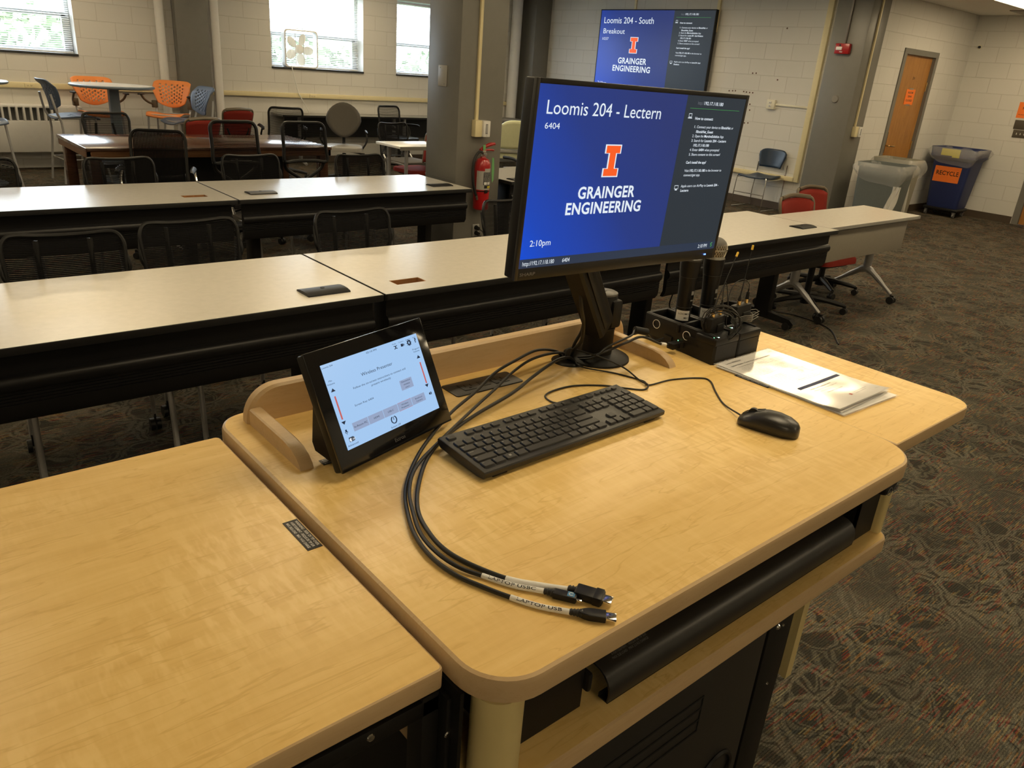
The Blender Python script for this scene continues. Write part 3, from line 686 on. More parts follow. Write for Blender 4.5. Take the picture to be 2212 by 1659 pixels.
# upright gallery: back panel with swept ends and two side rails
prof = [(.4475, L)]
for i in range(11): a = pi - .5*pi*i/10; prof.append((.505+.0575*cos(a), L+.006+.058*sin(a)))
for i in range(11): a = .5*pi - .5*pi*i/10; prof.append((1.345+.058*cos(a), L+.006+.058*sin(a)))
prof.append((1.403, L))
mb = MB(); n = len(prof)
def insetp(pf, q):
    cx = .925; return [(x+(q if x < cx else -q), z-(q if z > L+.01 else 0)) for x, z in pf]
mb.loft([[V((x, y, z)) for x, z in pp] for y, pp in ((1.1785, insetp(prof, .004)), (1.183, prof), (1.199, prof), (1.203, insetp(prof, .004)))])
gp = lobj('gallery_panel', mb, MAPLE_EDGE)
def rail(x0, x1, y0, y1):
    pf = [(y1, L), (y1, L+.029), (y0+.075, L+.029), (y0+.055, L+.0285), (y0+.033, L+.0255), (y0+.015, L+.018), (y0+.004, L+.009), (y0, L)]
    return MB().loft([[V((x, y, z)) for y, z in q] for x, q in ((x0, [(a, b-(.002 if b > L+.003 else 0)) for a, b in pf]), (x0+.003, pf), (x1-.003, pf), (x1, [(a, b-(.002 if b > L+.003 else 0)) for a, b in pf]))])
lobj('gallery_rail', rail(.451, .473, .984, 1.178), MAPLE_EDGE); lobj('gallery_rail', rail(1.335, 1.357, .978, 1.178), MAPLE_EDGE)
# lower shelf, posts, brackets, drawer
o_ = rr(.408, 1.397, .452, 1.10, (.05, .035, .03, .03), 8); i_ = rr(.413, 1.392, .457, 1.095, (.045, .03, .025, .025), 8)
ls = lobj('lower_shelf', MB().prism(i_, .838, .868), MAPLE); obj('edge_band', band(o_, i_, .838, .868, .006), MAPLE_EDGE, ls)
def post(cx, cy, rx, ry, z0_, z1_): return MB().extr([(cx+rx*cos(2*pi*i/24), cy+ry*sin(2*pi*i/24)) for i in range(24)], z0_, z1_, 'z')
lobj('corner_post', post(.448, .488, .031, .030, .868, L-.034), CREAMPOST)
lobj('corner_post', MB().extr(rr(1.372, 1.394, .470, .70, .008, 4), .868, L-.034, 'z'), CREAMPOST)
lobj('side_bracket', MB().box(.478, .603, .497, .503, .872, L-.034).box(.600, .603, .50, .95, .872, L-.034).box(.478, .481, .50, .95, .872, L-.034), BLACKM)
lobj('side_bracket', MB().box(1.296, 1.372, .484, .489, .870, L-.034).box(1.296, 1.30, .484, .95, .870, L-.034), BLACKM)
lobj('side_panel', MB().box(.406, .440, .545, .98, .872, L-.034, .004).box(.404, .409, .50, .545, .872, L-.034), BLACKM)
# drawer with a rolled sheet-metal front
pf = [(.4705, .8865), (.469, .897), (.4700, .908), (.4735, .917), (.480, .924), (.489, .9285), (.502, .9305), (.53, .931), (.80, .931)]
pin = [(y+.0024, z-.0024 if z > .9 else z) for y, z in pf[::-1]]
dw = lobj('drawer', MB().extr(pf+pin, .625, 1.268), noisy('black_drawer_enamel', (.022, .021, .020), .36, .08, 300, .1), sharp=50)
obj('pull_lip', MB().box(.625, 1.268, .4705, .487, .8845, .8868).box(.625, 1.268, .485, .4872, .8845, .892), BLACKM, dw)
obj('runner', MB().box(1.272, 1.284, .51, .90, .893, .940, .003), BLACKM, dw)
obj('runner', MB().box(.606, .618, .51, .90, .893, .940, .003).box(.603, .612, .488, .52, .900, .93, .004).cyl((.606, .525, .935), (.600, .525, .935), .004), BLACKM, dw)
mb = MB()
for k, (s_, wd) in enumerate((('WARNING - RISK OF TIP OVER', .116), ('AVERTISSEMENT - RISQUE DE TIP SUR', .116), ('MAX 5LB LOAD   MAX 2.3 KG CHARGE', .118))):
    put_text(mb, s_, .657-.003*k, .502-.0055*k, .0036, width=wd*.60, f=lambda a, b: V((a, b, .9316-(max(0, .502-b))**2*16)))
obj('warning_lettering', mb, GINK, dw)
# height switch paddle
hs = lobj('height_switch', MB().box(1.296, 1.345, .449, .50, L-.055, L-.0345, .008).box(1.27, 1.30, .46, .50, L-.045, L-.0345, .003), BLACK)
mb = MB()
for cx, sg in ((1.309, 1), (1.332, -1)):
    mb.tube([(cx+.008*cos(2*pi*i/20), .448, L-.045+.0075*sin(2*pi*i/20)) for i in range(20)], .0006, 5, closed=True)
    mb.tube([(cx-.0035, .448, L-.045-sg*.0018), (cx, .448, L-.045+sg*.0022), (cx+.0035, .448, L-.045-sg*.0018)], .0006, 5)
obj('switch_marks', mb, GINK, hs)
# black equipment cabinet below
cb = lobj('cabinet', MB().box(.44, 1.158, .505, 1.12, .06, .838, .004), BLACKM)
obj('front_frame', MB().box(.44, 1.162, .495, .508, .785, .822, .002).box(1.085, 1.162, .495, .508, .08, .79, .002).box(.44, .50, .495, .508, .08, .79, .002), BLACKM, cb)
df = lobj('cabinet_door', MB().box(.50, 1.075, .494, .512, .09, .775, .003), noisy('black_door_enamel', (.016, .0155, .015), .42, .1, 300, .1))
mb = MB()
for z_ in (.715, .690, .665, .640): mb.box(.60+(.715-z_)*.9, .905, .4925, .4945, z_, z_+.0035)
mb.box(.905, .907, .4925, .4945, .64, .718)
for z_ in (.60, .575, .55): mb.box(.60, .79, .4925, .4945, z_, z_+.0035)
obj('vent_slot', mb, mat('deep_slot', (.003, .003, .003), .8), df)
obj('round_port', MB().tube([(1.0+.045*cos(2*pi*i/28), .493, .48+.045*sin(2*pi*i/28)) for i in range(28)], .005, 6, closed=True), BLACK, df)
obj('screw', MB().lathe([(0, .003), (.004, .0025), (.006, 0), (0, 0)], (1.113, .495, .756), 12, (0, -1, 0)).lathe([(0, .003), (.0025, .002), (.003, 0), (0, 0)], (1.130, .495, .752), 10, (0, -1, 0)).lathe([(0, .003), (.0025, .002), (.003, 0), (0, 0)], (1.125, .495, .62), 10, (0, -1, 0)), CHROME, cb)
gs = lobj('shelf_gusset', MB().loft([[V((1.168, .50, .838)), V((1.168, 1.05, .838)), V((1.168, 1.05, .60)), V((1.168, .50, .60))], [V((1.173, .50, .838)), V((1.173, 1.05, .838)), V((1.173, 1.05, .60)), V((1.173, .50, .60))]]), BLACKM)
lobj('gusset_plate', MB().loft([[V((1.15, .505, .838)), V((1.198, .505, .838)), V((1.188, .505, .612)), V((1.150, .505, .70))], [V((1.15, .509, .838)), V((1.198, .509, .838)), V((1.188, .509, .612)), V((1.150, .509, .70))]]), BLACKM)
lobj('cream_side_strip', MB().extr([(.500, .838), (.49, .83), (.49, .60), (.500, .60)], 1.186, 1.206).box(1.186, 1.206, .498, .98, .60, .838, .003), CREAMPOST)
# hinge side below the left shelf
ll = lobj('shelf_bracket', MB().box(.398, .405, .515, .555, .60, L-.05, .002).box(.10, .398, .53, .537, .962, .985, .002).extr([(.15, .975), (.395, .81), (.395, .79), (.13, .965)], .545, .552, 'y').box(.375, .398, .53, .56, .70, .99, .002), BLACKM)
obj('rivet', MB().lathe([(0, .002), (.004, .0015), (.005, 0), (0, 0)], (.401, .515, .935), 10, (0, -1, 0)).lathe([(0, .002), (.004, .0015), (.005, 0), (0, 0)], (.31, .530, .975), 10, (0, -1, 0)), CHROME, ll)
lobj('side_cabinet', MB().box(.412, .437, .56, 1.10, .08, .87, .003), BLACKM)
lobj('shelf_bracket', MB().box(1.43, 1.70, .54, .56, .965, 1.0, .003).extr([(1.42, .99), (1.62, .99), (1.42, .86)], .545, .555, 'y'), BLACKM)
# lectern feet
for x_ in (.50, 1.10):
    fb = lobj('base_foot', MB().box(x_-.035, x_+.035, .50, 1.15, .05, .09, .01), BLACKM)
    for y_ in (.54, 1.11): obj('caster', MB().cyl((x_-.022, y_, .028), (x_+.022, y_, .028), .027, seg=14), RUBBER, fb)
# stickers
def sticker(cx, cy, z_, sx_, sy_, rot, label, lines, m=INK, ink=WINK, group='black warning stickers'):
    t = thing('warning_sticker', label, 'sticker', (cx, cy, z_), rot, group)
    obj('backing', MB().box(-sx_/2, sx_/2, -sy_/2, sy_/2, 0, .0004), m, t)
    mb = MB(); k = len(lines); hh = sy_/(k*1.5+.5)
    for i, s_ in enumerate(lines): put_text(mb, s_, 0, sy_/2-hh*(1.5*i+1.35), hh*.95, 'c', width=sx_*.88, bold=.01, f=lambda a, b: V((a, b, .0006)))
    obj('lettering', mb, ink, t); return t
WL = ['WARNING - RISK OF TIP OVER', 'AVERTISSEMENT - RISQUE DE TIP SUR', 'MAX 30LB LOAD   MAX 14 KG CHARGE']
sticker(.397-.012, .843, L-.0118, .079, .0215, R(-90), 'black warning sticker on the left side shelf beside the seam', WL)
sticker(.520, .991, L+.0003, .062, .018, R(0), 'black sticker corner poking out under the touch panel', WL)
sticker(1.455, .838, L-.0037, .085, .022, R(-88), 'black warning sticker half under the laminated papers', WL)
# power plate in the worktop
pp = thing('power_outlet_plate', 'black flush power outlet plate in the worktop behind the keyboard', 'outlet plate', (.912, 1.118, L), R(-1))
obj('plate', MB().prism(rr(-.084, .084, -.030, .030, .006, 4), 0, .0022, .0008), noisy('black_plate', (.022, .021, .02), .45, .1, 300, .1), pp)
so = obj('socket', MB().box(-.055, -.018, -.016, .016, .0015, .0034, .002).box(.022, .058, -.016, .016, .0015, .0034, .002), BLACK, pp)
mb = MB()
for cx in (-.037, .040): mb.box(cx-.008, cx-.0062, -.002, .007, .0030, .0037).box(cx+.0062, cx+.008, -.002, .007, .0030, .0037).cyl((cx, -.008, .0030), (cx, -.008, .0037), .003, seg=10)
obj('slots', mb, mat('slot_black', (.002, .002, .002), .9), so)
t = obj('usb_port', MB().box(-.010, .012, -.012, .012, .0015, .003, .001), INK, pp)
# grommet
g = thing('cable_grommet', 'round black cable grommet beside the monitor foot', 'grommet', (1.166, 1.128, L))
obj('ring', MB().lathe([(.026, .0005), (.028, .003), (.036, .003), (.040, .0015), (.041, 0), (.026, 0)], (0, 0, 0), 36), BLACK, g)
obj('opening', MB().lathe([(0, .0008), (.027, .0008), (.027, .0002), (0, .0002)], (0, 0, 0), 28), mat('grommet_dark', (.002, .002, .002), .9), g)

# ================================================================ monitor on its arm
mon = thing('monitor', 'black desktop monitor on an arm showing the blue lectern screen', 'monitor', (1.11, .945, 1.467))
ya, ti, ro = R(-1.772), R(-2.544), R(-.715)
rx = V((cos(ya), sin(ya), 0)); n0 = V((sin(ya), -cos(ya), 0)); ux = V((0, 0, 1))*cos(ti) - n0*sin(ti)
rx2 = cos(ro)*rx + sin(ro)*ux; ux2 = -sin(ro)*rx + cos(ro)*ux
SW, SH = .527, .296
mon.matrix_world = plane_frame((1.11, .945, 1.467), rx2, ux2)
obj('housing', MB().box(-SW/2-.007, SW/2+.007, .0035, .030, -SH/2-.020, SH/2+.007, .003).box(-.20, .20, .028, .045, -.12, .10, .008), BLACK, mon)
bz = MB()
for a in ((-SW/2-.008, -SW/2, -SH/2-.021, SH/2+.008), (SW/2, SW/2+.008, -SH/2-.021, SH/2+.008)): bz.box(a[0], a[1], -.001, .006, a[2], a[3], .001)
bz.box(-SW/2, SW/2, -.001, .006, SH/2, SH/2+.008, .001).box(-SW/2, SW/2, -.001, .006, -SH/2-.021, -SH/2, .001)
obj('bezel', bz, noisy('dark_bezel', (.016, .015, .014), .36, .1, 300, .05), mon)
mb = MB(); put_text(mb, 'SHARP', -SW/2+.003, -SH/2-.0135, .0058, off=.0013, width=.034, bold=.012); obj('brand_lettering', mb, GINK, mon)
obj('power_led', MB().box(SW/2-.030, SW/2-.024, -.0018, 0, -SH/2-.012, -SH/2-.0095), LED_B, mon)
def show_screen(par, W, Hh, title, code, ip, tail, bottom=True, title2=None):
    """screen picture: local x right, z up, origin at the picture centre"""
    mt = M.Translation((-W/2, 0, -Hh/2)) @ M.Diagonal((W, 1, Hh, 1))
    scr = obj('screen', MB().quad(V((0, 0, 0)), V((1, 0, 0)), V((1, 0, 1)), V((0, 0, 1))), E_BLUE, par, mt)
    X = lambda a: (a-.5)*W; Z = lambda b: (.5-b)*Hh; e = W*.0006
    if bottom: obj('status_bar', flatrect(MB(), X(0), X(1), Z(1), Z(.9465), e*2), E_BAR, par)
    obj('info_panel', flatrect(MB(), X(.6685), X(1), Z(.9465 if bottom else 1), Z(0), e), E_DARK, par)
    k = e*4; mb = MB()
    def flush(nm):
        nonlocal mb
        obj(nm, mb, E_WHITE, par); mb = MB()
    put_text(mb, title, X(.036), Z(.149), Hh*.074, off=k, width=W*(.509 if not title2 else .465), bold=.0)
    yy = .0
    if title2: put_text(mb, title2, X(.039), Z(.268), Hh*.062, off=k, width=W*.208); yy = .12
    flush('title_text'); put_text(mb, code, X(.036), Z(.225+yy), Hh*.033, off=k, width=W*.06); flush('code_text')
    put_text(mb, 'GRAINGER', X(.213), Z(.609), Hh*.069, off=k, width=W*.268, bold=.026)
    put_text(mb, 'ENGINEERING', X(.168), Z(.70), Hh*.069, off=k, width=W*.355, bold=.026); flush('department_text')
    put_text(mb, '2:10pm', X(.033), Z(.873), Hh*.037, off=k, width=W*.088); flush('clock_text')
    q = W*.0
    def big_i(m_, sc_, off):
        cx, cz, w1, w2, h1, t_ = X(.3445), Z(.3945), W*.0375*sc_[0], W*.0195*sc_[1], Hh*.0935*sc_[2], Hh*.046*sc_[3]
        pts = [(-w1, -h1), (w1, -h1), (w1, -h1+t_), (w2, -h1+t_), (w2, h1-t_), (w1, h1-t_), (w1, h1), (-w1, h1), (-w1, h1-t_), (-w2, h1-t_), (-w2, -h1+t_), (-w1, -h1+t_)]
        m_.bm.faces.new([m_.bm.verts.new(V((cx+a, -off, cz+b))) for a, b in pts])
    big_i(mb, (1, 1, 1, 1.12), k); flush('logo_outline')
    if bottom:
        put_text(mb, 'http://'+ip, X(.012), Z(.985), Hh*.026, off=k, width=W*.135); put_text(mb, code, X(.184), Z(.985), Hh*.026, off=k, width=W*.033)
        put_text(mb, '2:10 PM', X(.895), Z(.985), Hh*.026, off=k, width=W*.054)
    if bottom: flush('status_text')
    B = .02
    put_text(mb, ip, X(.763), Z(.051), Hh*.021, off=k, width=W*.106, bold=.01)
    put_text(mb, 'How to connect:', X(.728), Z(.141), Hh*.017, off=k, width=W*.10, bold=B)
    def seg(y, parts, x):
        for s_, b_, wd in parts: put_text(mb, s_, X(x), Z(y), Hh*.0165, off=k, width=W*wd, bold=b_); x += wd+.005
    seg(.191, [('1.', 0, .009), ('Connect your device to', 0, .134), ('IllinoisNet', B, .055), ('or', 0, .011)], .733)
    seg(.220, [('IllinoisNet_Guest', B, .096)], .747)
    seg(.247, [('2.', 0, .009), ('Open the', 0, .048), ('MersiveSolstice', B, .086), ('App', 0, .021)], .731)
    seg(.275, [('3.', 0, .009), ('Search for', 0, .055), (tail+' or' if len(tail) < 17 else tail, B, .125)], .731)
    seg(.304, [(ip, B, .088)], .747)
    seg(.332, [('4.', 0, .009), ('Enter', 0, .031), (code, B, .028), ('when prompted', 0, .085)], .732)
    seg(.361, [('5.', 0, .009), ('Share content to this screen!', 0, .165)], .732)
    seg(.411, [("Can't install the app?", B, .113)], .725)
    seg(.463, [('Visit', 0, .024), (ip, B, .088), ('in the browser to', 0, .092)], .725)
    seg(.491, [('connect/get app.', 0, .093)], .725)
    seg(.561, [('Apple users can AirPlay to', 0, .144), (tail.rsplit(' ', 1)[0], B, .07)], .722)
    seg(.590, [(tail.rsplit(' ', 1)[1], B, .045)], .724)
    flush('instruction_text')
    # small laptop and screen icons
    def frame_icon(x0, x1, y0, y1, foot):
        t_ = W*.0014
        for a in ((x0, x1, y0, y0+t_*1.2/Hh), (x0, x1, y1-t_*1.2/Hh, y1)): flatrect(mb, X(a[0]), X(a[1]), Z(a[3]), Z(a[2]), k)
        for a in ((x0, x0+t_/W), (x1-t_/W, x1)): flatrect(mb, X(a[0]), X(a[1]), Z(y1), Z(y0), k)
        if foot: flatrect(mb, X(x0-.003), X(x1+.003), Z(y1+.007), Z(y1+.002), k)
        else: mb.quad(V((X((x0+x1)/2), -k, Z(y1-.006))), V((X(x0+.004), -k, Z(y1+.008))), V((X((x0+x1)/2), -k, Z(y1+.008))), V((X(x1-.004), -k, Z(y1+.008))))
    frame_icon(.691, .707, .105, .128, True); frame_icon(.687, .708, .548, .572, False)
    flush('icons')
    big_i(mb, (.86, .72, .93, .92), k*1.3); obj('letter_logo', mb, E_ORANGE, par)
    mb = MB(); put_text(mb, 'http://', X(.727), Z(.051), Hh*.021, off=k, width=W*.033); obj('dim_text', mb, E_DIM, par)
    mb = MB(); flatrect(mb, X(.69), X(.97), Z(.0755), Z(.0735), k)
    if bottom: mb.tube([(X(.980), -k, Z(.956)), (X(.973), -k, Z(.960)), (X(.972), -k, Z(.967)), (X(.9765), -k, Z(.970)), (X(.979), -k, Z(.976)), (X(.973), -k, Z(.984))], W*.0011, 5, 4)
    obj('green_marks', mb, E_GREEN, par)
arm = mon; AT = mon.matrix_world.inverted() @ M.Translation((1.24, 1.117, L))
show_screen(mon, SW, SH, 'Loomis 204 - Lectern', '6404', '192.17.118.180', 'Loomis 204 - Lectern')
def aobj(n_, mb, m): return obj(n_, mb, m, mon, AT)
aobj('base_disc', MB().lathe([(0, .014), (.036, .0135), (.05, .011), (.068, .007), (.075, .004), (.076, 0), (0, 0)], (0, 0, 0), 48), BLACKM)
aobj('post', MB().lathe([(0, .010), (.034, .012), (.0345, .070), (.0355, .072), (.0355, .077), (0, .077)], (0, 0, 0), 32), BLACKM)
aobj('pivot', MB().lathe([(0, .078), (.0335, .078), (.0335, .146), (.031, .150), (0, .150)], (0, 0, 0), 32).box(-.006, .026, -.041, -.02, .078, .143, .008), BLACKM)
aobj('post_cap', MB().lathe([(0, .1505), (.0325, .1505), (.032, .154), (.029, .1555), (0, .156)], (0, 0, 0), 32).lathe([(0, .1572), (.004, .1570), (.004, .156), (0, .156)], (0.004, 0, 0), 12), mat('warm_grey_cap', (.10, .095, .085), .4))
def bar(a, b, w_, h_, sd=V((.25, -.97, 0))):
    a, b = V(a), V(b); dd = (b-a).normalized(); up_ = dd.cross(sd).normalized()
    return [[p + sd*(w_*sx) + up_*(h_*sz) for sx, sz in ((-.5, -.4), (-.4, -.5), (.4, -.5), (.5, -.4), (.5, .4), (.4, .5), (-.4, .5), (-.5, .4))] for p in (a, b)]
aobj('lower_arm', MB().loft(bar((-.034, -.030, .088), (-.225, -.085, .345), .045, .062)), BLACKM)
aobj('arm_cover', MB().loft(bar((-.036, -.052, .098), (-.215, -.107, .335), .008, .024)), BLACK)
aobj('upper_arm', MB().cyl((-.215, -.125, .335), (-.215, -.06, .335), .030, seg=20).tube([(-.205, -.09, .335), (-.18, -.10, .38), (-.135, -.115, .42)], .022, 12, 4), BLACKM)
aobj('screen_mount', MB().box(-.18, -.08, -.128, -.119, .375, .475, .003), BLACKM)

# ================================================================ touch panel
tp = thing('touch_panel', 'black tilted touch control panel with a pale blue screen', 'touch panel', (.603, .992, 1.142))
ya, ti, ro = R(15.464), R(25.381), R(-.279)
rx = V((cos(ya), sin(ya), 0)); n0 = V((sin(ya), -cos(ya), 0)); ux = V((0, 0, 1))*cos(ti) - n0*sin(ti)
tp.matrix_world = plane_frame((.603, .992, 1.142), rx, ux)
W, Hh = .217, .1355
obj('glass_front', MB().box(-W/2-.022, W/2+.022, .0005, .005, -Hh/2-.030, Hh/2+.024, .0015), GLOSSB, tp)
obj('housing', MB().box(-W/2-.021, W/2+.021, .005, .022, -Hh/2-.029, Hh/2+.023, .004), BLACK, tp)
sp_ = [(-Hh/2-.0295, .006), (-Hh/2-.0295, .030), (-.060, .078), (-.045, .078), (.060, .020), (.060, .006)]
obj('foot_wedge', MB().loft([[V((-.108, y, z)) for z, y in sp_], [V((.108, y, z)) for z, y in sp_]]), BLACK, tp)
obj('edge_highlight_trim', MB().box(-W/2-.0215, W/2+.0215, .003, .007, Hh/2+.0225, Hh/2+.0237), mat('grey_metal_trim', (.3, .3, .3), .25, .8), tp)
scr = obj('screen', flatrect(MB(), -W/2, W/2, -Hh/2, Hh/2, .0002), E_TABBG, tp)
X = lambda a: (a-.5)*W; Z = lambda b: (.5-b)*Hh
mb = MB()
for k in range(5):
    x0 = .107+k*.1565; flatrect(mb, X(x0), X(x0+.152), Z(.832), Z(.733), .0004)
flatrect(mb, X(.668), X(.803), Z(.612), Z(.488), .0004); obj('touch_button', mb, E_TABBTN, tp)
mb = MB()
def TT(s_, x, y, h, wd, al='l', b=0.0): put_text(mb, s_, X(x), Z(y), Hh*h, al, off=.0007, width=W*wd, bold=b)
TT('Loomis 204', .006, .045, .019, .10); TT('02:10 PM', .438, .041, .022, .108); TT('Wireless Presenter', .328, .270, .040, .327)
TT('Follow the on-screen instructions to connect and', .219, .378, .025, .552); TT('present wirelessly', .391, .420, .025, .205)
TT('Mic', .028, .206, .02, .03); TT('Volume', .005, .241, .02, .07); TT('Screen Key: 6404', .182, .569, .024, .19)
TT('Disconnect', .685, .520, .02, .10); TT('wireless', .70, .558, .02, .07); TT('users', .712, .594, .018, .046)
TT('In-Room PC', .118, .795, .024, .128); TT('HDMI', .315, .793, .022, .055); TT('USB-C', .462, .793, .022, .062)
TT('Wireless', .615, .778, .02, .075); TT('Presenter', .610, .812, .02, .085); TT('Breakout', .773, .778, .02, .08); TT('Camera', .778, .812, .02, .07)
TT('System Off', .445, .983, .021, .105); TT('Advanced', .011, .968, .021, .098); TT('Program', .905, .191, .02, .08); TT('Volume', .908, .223, .02, .07)
TT('Mode', .715, .045, .014, .04); TT('Camera', .785, .045, .014, .055); TT('Setting', .865, .045, .014, .05); TT('Help', .945, .045, .014, .032); TT('?', .956, .105, .055, .020, b=.03)
obj('screen_lettering', mb, E_TABINK, tp); mb = MB()
def tri(cx, cy, s_): mb.quad(V((X(cx-.021), -.0007, Z(cy+s_*.02))), V((X(cx), -.0007, Z(cy-s_*.02))), V((X(cx+.021), -.0007, Z(cy+s_*.02))), V((X(cx), -.0007, Z(cy+s_*.0199))))
tri(.040, .301, 1); tri(.041, .694, -1); tri(.945, .287, 1); tri(.941, .672, -1)
def ringp(cx, cy, r_, th, a0=0, a1=2*pi, n=24):
    mb.tube([(X(cx)+r_*cos(a0+(a1-a0)*i/n), -.0007, Z(cy)+r_*sin(a0+(a1-a0)*i/n)) for i in range(n+1)], th, 4)
ringp(.497, .895, .0058, .0009, R(118), R(422)); flatrect(mb, X(.494), X(.500), Z(.897), Z(.855), .0007)
ringp(.893, .083, .0032, .0012)
for k in range(8):
    a = k*pi/4; mb.tube([(X(.893)+.0040*cos(a), -.0007, Z(.083)+.0040*sin(a)), (X(.893)+.0054*cos(a), -.0007, Z(.083)+.0054*sin(a))], .0008, 4)
flatrect(mb, X(.800), X(.826), Z(.100), Z(.066), .0007); flatrect(mb, X(.829), X(.838), Z(.094), Z(.072), .0007)
mb.tube([(X(.725), -.0007, Z(.065)), (X(.738), -.0007, Z(.070)), (X(.745), -.0007, Z(.095)), (X(.758), -.0007, Z(.10))], .0007, 4, 3); mb.tube([(X(.725), -.0007, Z(.10)), (X(.738), -.0007, Z(.095)), (X(.745), -.0007, Z(.070)), (X(.758), -.0007, Z(.065))], .0007, 4, 3)
flatrect(mb, X(.935), X(.943), Z(.79), Z(.768), .0007); mb.quad(V((X(.943), -.0007, Z(.789))), V((X(.951), -.0007, Z(.80))), V((X(.951), -.0007, Z(.757))), V((X(.943), -.0007, Z(.769)))); ringp(.951, .779, .0016, .0004, R(-60), R(60), 8); ringp(.951, .779, .0028, .0004, R(-60), R(60), 8)
mb.tube([(X(.037), -.0007, Z(.80)), (X(.037), -.0007, Z(.772))], .0014, 6); ringp(.037, .795, .0026, .0004, R(180), R(360), 10); flatrect(mb, X(.0355), X(.0385), Z(.832), Z(.81), .0007)
mb.tube([(X(.040), -.0007, Z(.897)), (X(.078), -.0007, Z(.897))], .0037, 8)
obj('screen_icons', mb, E_TABINK, tp)
mb = MB(); mb.tube([(X(.0385), -.004, Z(.897)), (X(.039), -.0045, Z(.897))], .0027, 10); put_text(mb, 'OFF', X(.054), Z(.908), Hh*.02, off=.0048, width=W*.026, bold=.02); obj('toggle_knob', mb, E_WHITE, tp)
mb = MB(); flatrect(mb, X(.031), X(.045), Z(.65), Z(.375), .0008); obj('volume_slider', mb, E_TABRED, tp)
mb = MB(); flatrect(mb, X(.937), X(.951), Z(.64), Z(.36), .0008); obj('volume_slider', mb, E_TABRED, tp); mb = MB()
for a in ((.577, .729, .834, .831), (.577, .729, .736, .733)): flatrect(mb, X(a[0]), X(a[1]), Z(a[2]), Z(a[3]), .0008)
obj('button_outline', mb, E_TABRED, tp)
mb = MB(); put_text(mb, 'Extron', 0, -Hh/2-.021, .0062, 'c', off=.0002, width=.024, bold=.01); obj('brand_lettering', mb, mat('dull_print', (.07, .07, .07), .4), tp)

# ================================================================ keyboard
kb = thing('keyboard', 'full size black wired keyboard with number pad', 'keyboard', (.891, .870, 1.0))
KA = R(1.0)
KL, KD = .442, .127
kb.location = (.8905, .8695, L); kb.rotation_euler = (0, 0, KA)
tilt = R(3.9)
def kz(y): return .0165 + (y+KD/2)*math.tan(tilt)
# case: side profile swept along x
pf = [(-KD/2+.004, .004), (-KD/2+.0005, .008), (-KD/2, .0145), (-KD/2+.002, kz(-KD/2)), (KD/2-.002, kz(KD/2)), (KD/2, kz(KD/2)-.002), (KD/2-.001, kz(KD/2)-.009), (KD/2-.008, .010), (-KD/2+.02, .002)]
ex = [(-KL/2, .92, -.0), (-KL/2+.002, 1, 0), (KL/2-.002, 1, 0), (KL/2, .92, 0)]
obj('case', MB().loft([[V((x, y*(.995 if q < 1 else 1), z if q == 1 else .004+(z-.004)*.95)) for y, z in pf] for x, q, _ in ex]), noisy('keyboard_black', (.020, .019, .018), .38, .12, 400, .15), kb)
for sx in (-1, 1): obj('foot', MB().box(sx*.185-.015, sx*.185+.015, .045, .055, 0, .014, .002), RUBBER, kb); obj('front_pad', MB().box(sx*.185-.015, sx*.185+.015, -.058, -.048, 0, .005, .001), RUBBER, kb)
KEYM = noisy('key_black', (.021, .020, .019), .42, .1, 500, .12); legends = MB()
P_ = .01905
def key(x, y, wk=1.0, hk=1.0, legend=None, name='key', lx=None):
    """x, y = centre in key units from the lower left key corner"""
    w2, h2 = wk*P_/2-.0014, hk*P_/2-.0014
    cx = -KL/2+.0075+x*P_; cy = -KD/2+.0105+y*P_
    rings = []
    for ins, dz in ((0, 0), (.0004, .0022), (.0011, .0030)):
        rings.append([V((cx+a, cy+b, kz(cy+b)+dz)) for a, b in rr(-w2+ins, w2-ins, -h2+ins, h2-ins, .0016, 2)])
    obj(name, MB().loft(rings), KEYM, kb)
    if legend:
        hh = .0030 if len(legend) == 1 else .0019
        put_text(legends, legend, cx-w2+.0022, cy+h2-.0052, hh, f=lambda a, b: V((a, b, kz(b)+.0032)))
yr = [.5, 1.5, 2.5, 3.5, 4.5, 5.78]; yr = [q*.93 for q in yr]
def row(y, x, ks):
    for lg, wk in ks:
        if lg is not None: key(x+wk/2, y, wk, .93, lg)
        x += wk
    return x
row(yr[0], 0, [('Ctrl', 1.25), ('Fn', 1.25), ('', 1.25), ('Alt', 1.25), ('', 5.25), ('Alt', 1.2), ('Fn', 1.2), ('', 1.1), ('Ctrl', 1.25)])
row(yr[1], 0, [('Shift', 2.25)] + [(c, 1) for c in 'ZXCVBNM'] + [('<', 1), ('>', 1), ('?', 1), ('Shift', 2.75)])
row(yr[2], 0, [('CapsLock', 1.75)] + [(c, 1) for c in 'ASDFGHJKL'] + [(':', 1), ('"', 1), ('Enter', 2.25)])
row(yr[3], 0, [('Tab', 1.5)] + [(c, 1) for c in 'QWERTYUIOP'] + [('{', 1), ('}', 1), ('|', 1.5)])
row(yr[4], 0, [('~', 1)] + [(c, 1) for c in '1234567890'] + [('-', 1), ('=', 1), ('Backspace', 2)])
key(.5, yr[5], 1, .72, 'Esc', 'function_key')
for i in range(12): key(2.5+i+.5*(i//4)*1.0, yr[5], 1, .72, 'F%d' % (i+1), 'function_key')
NX = 15.35
for j, (y, names) in enumerate(((yr[4], ('Ins', 'Home', 'PgUp')), (yr[3], ('Del', 'End', 'PgDn')))):
    for i, s_ in enumerate(names): key(NX+.5+i, y, 1, .93, s_)
for i in range(3): key(NX+.5+i, yr[0], 1, .93, '<' if i == 0 else ('v' if i == 1 else '>'))
key(NX+1.5, yr[1], 1, .93, '^')
NP = 18.65
for i, s_ in enumerate(('Num', '/', '*', '-')): key(NP+.5+i, yr[4], 1, .93, s_)
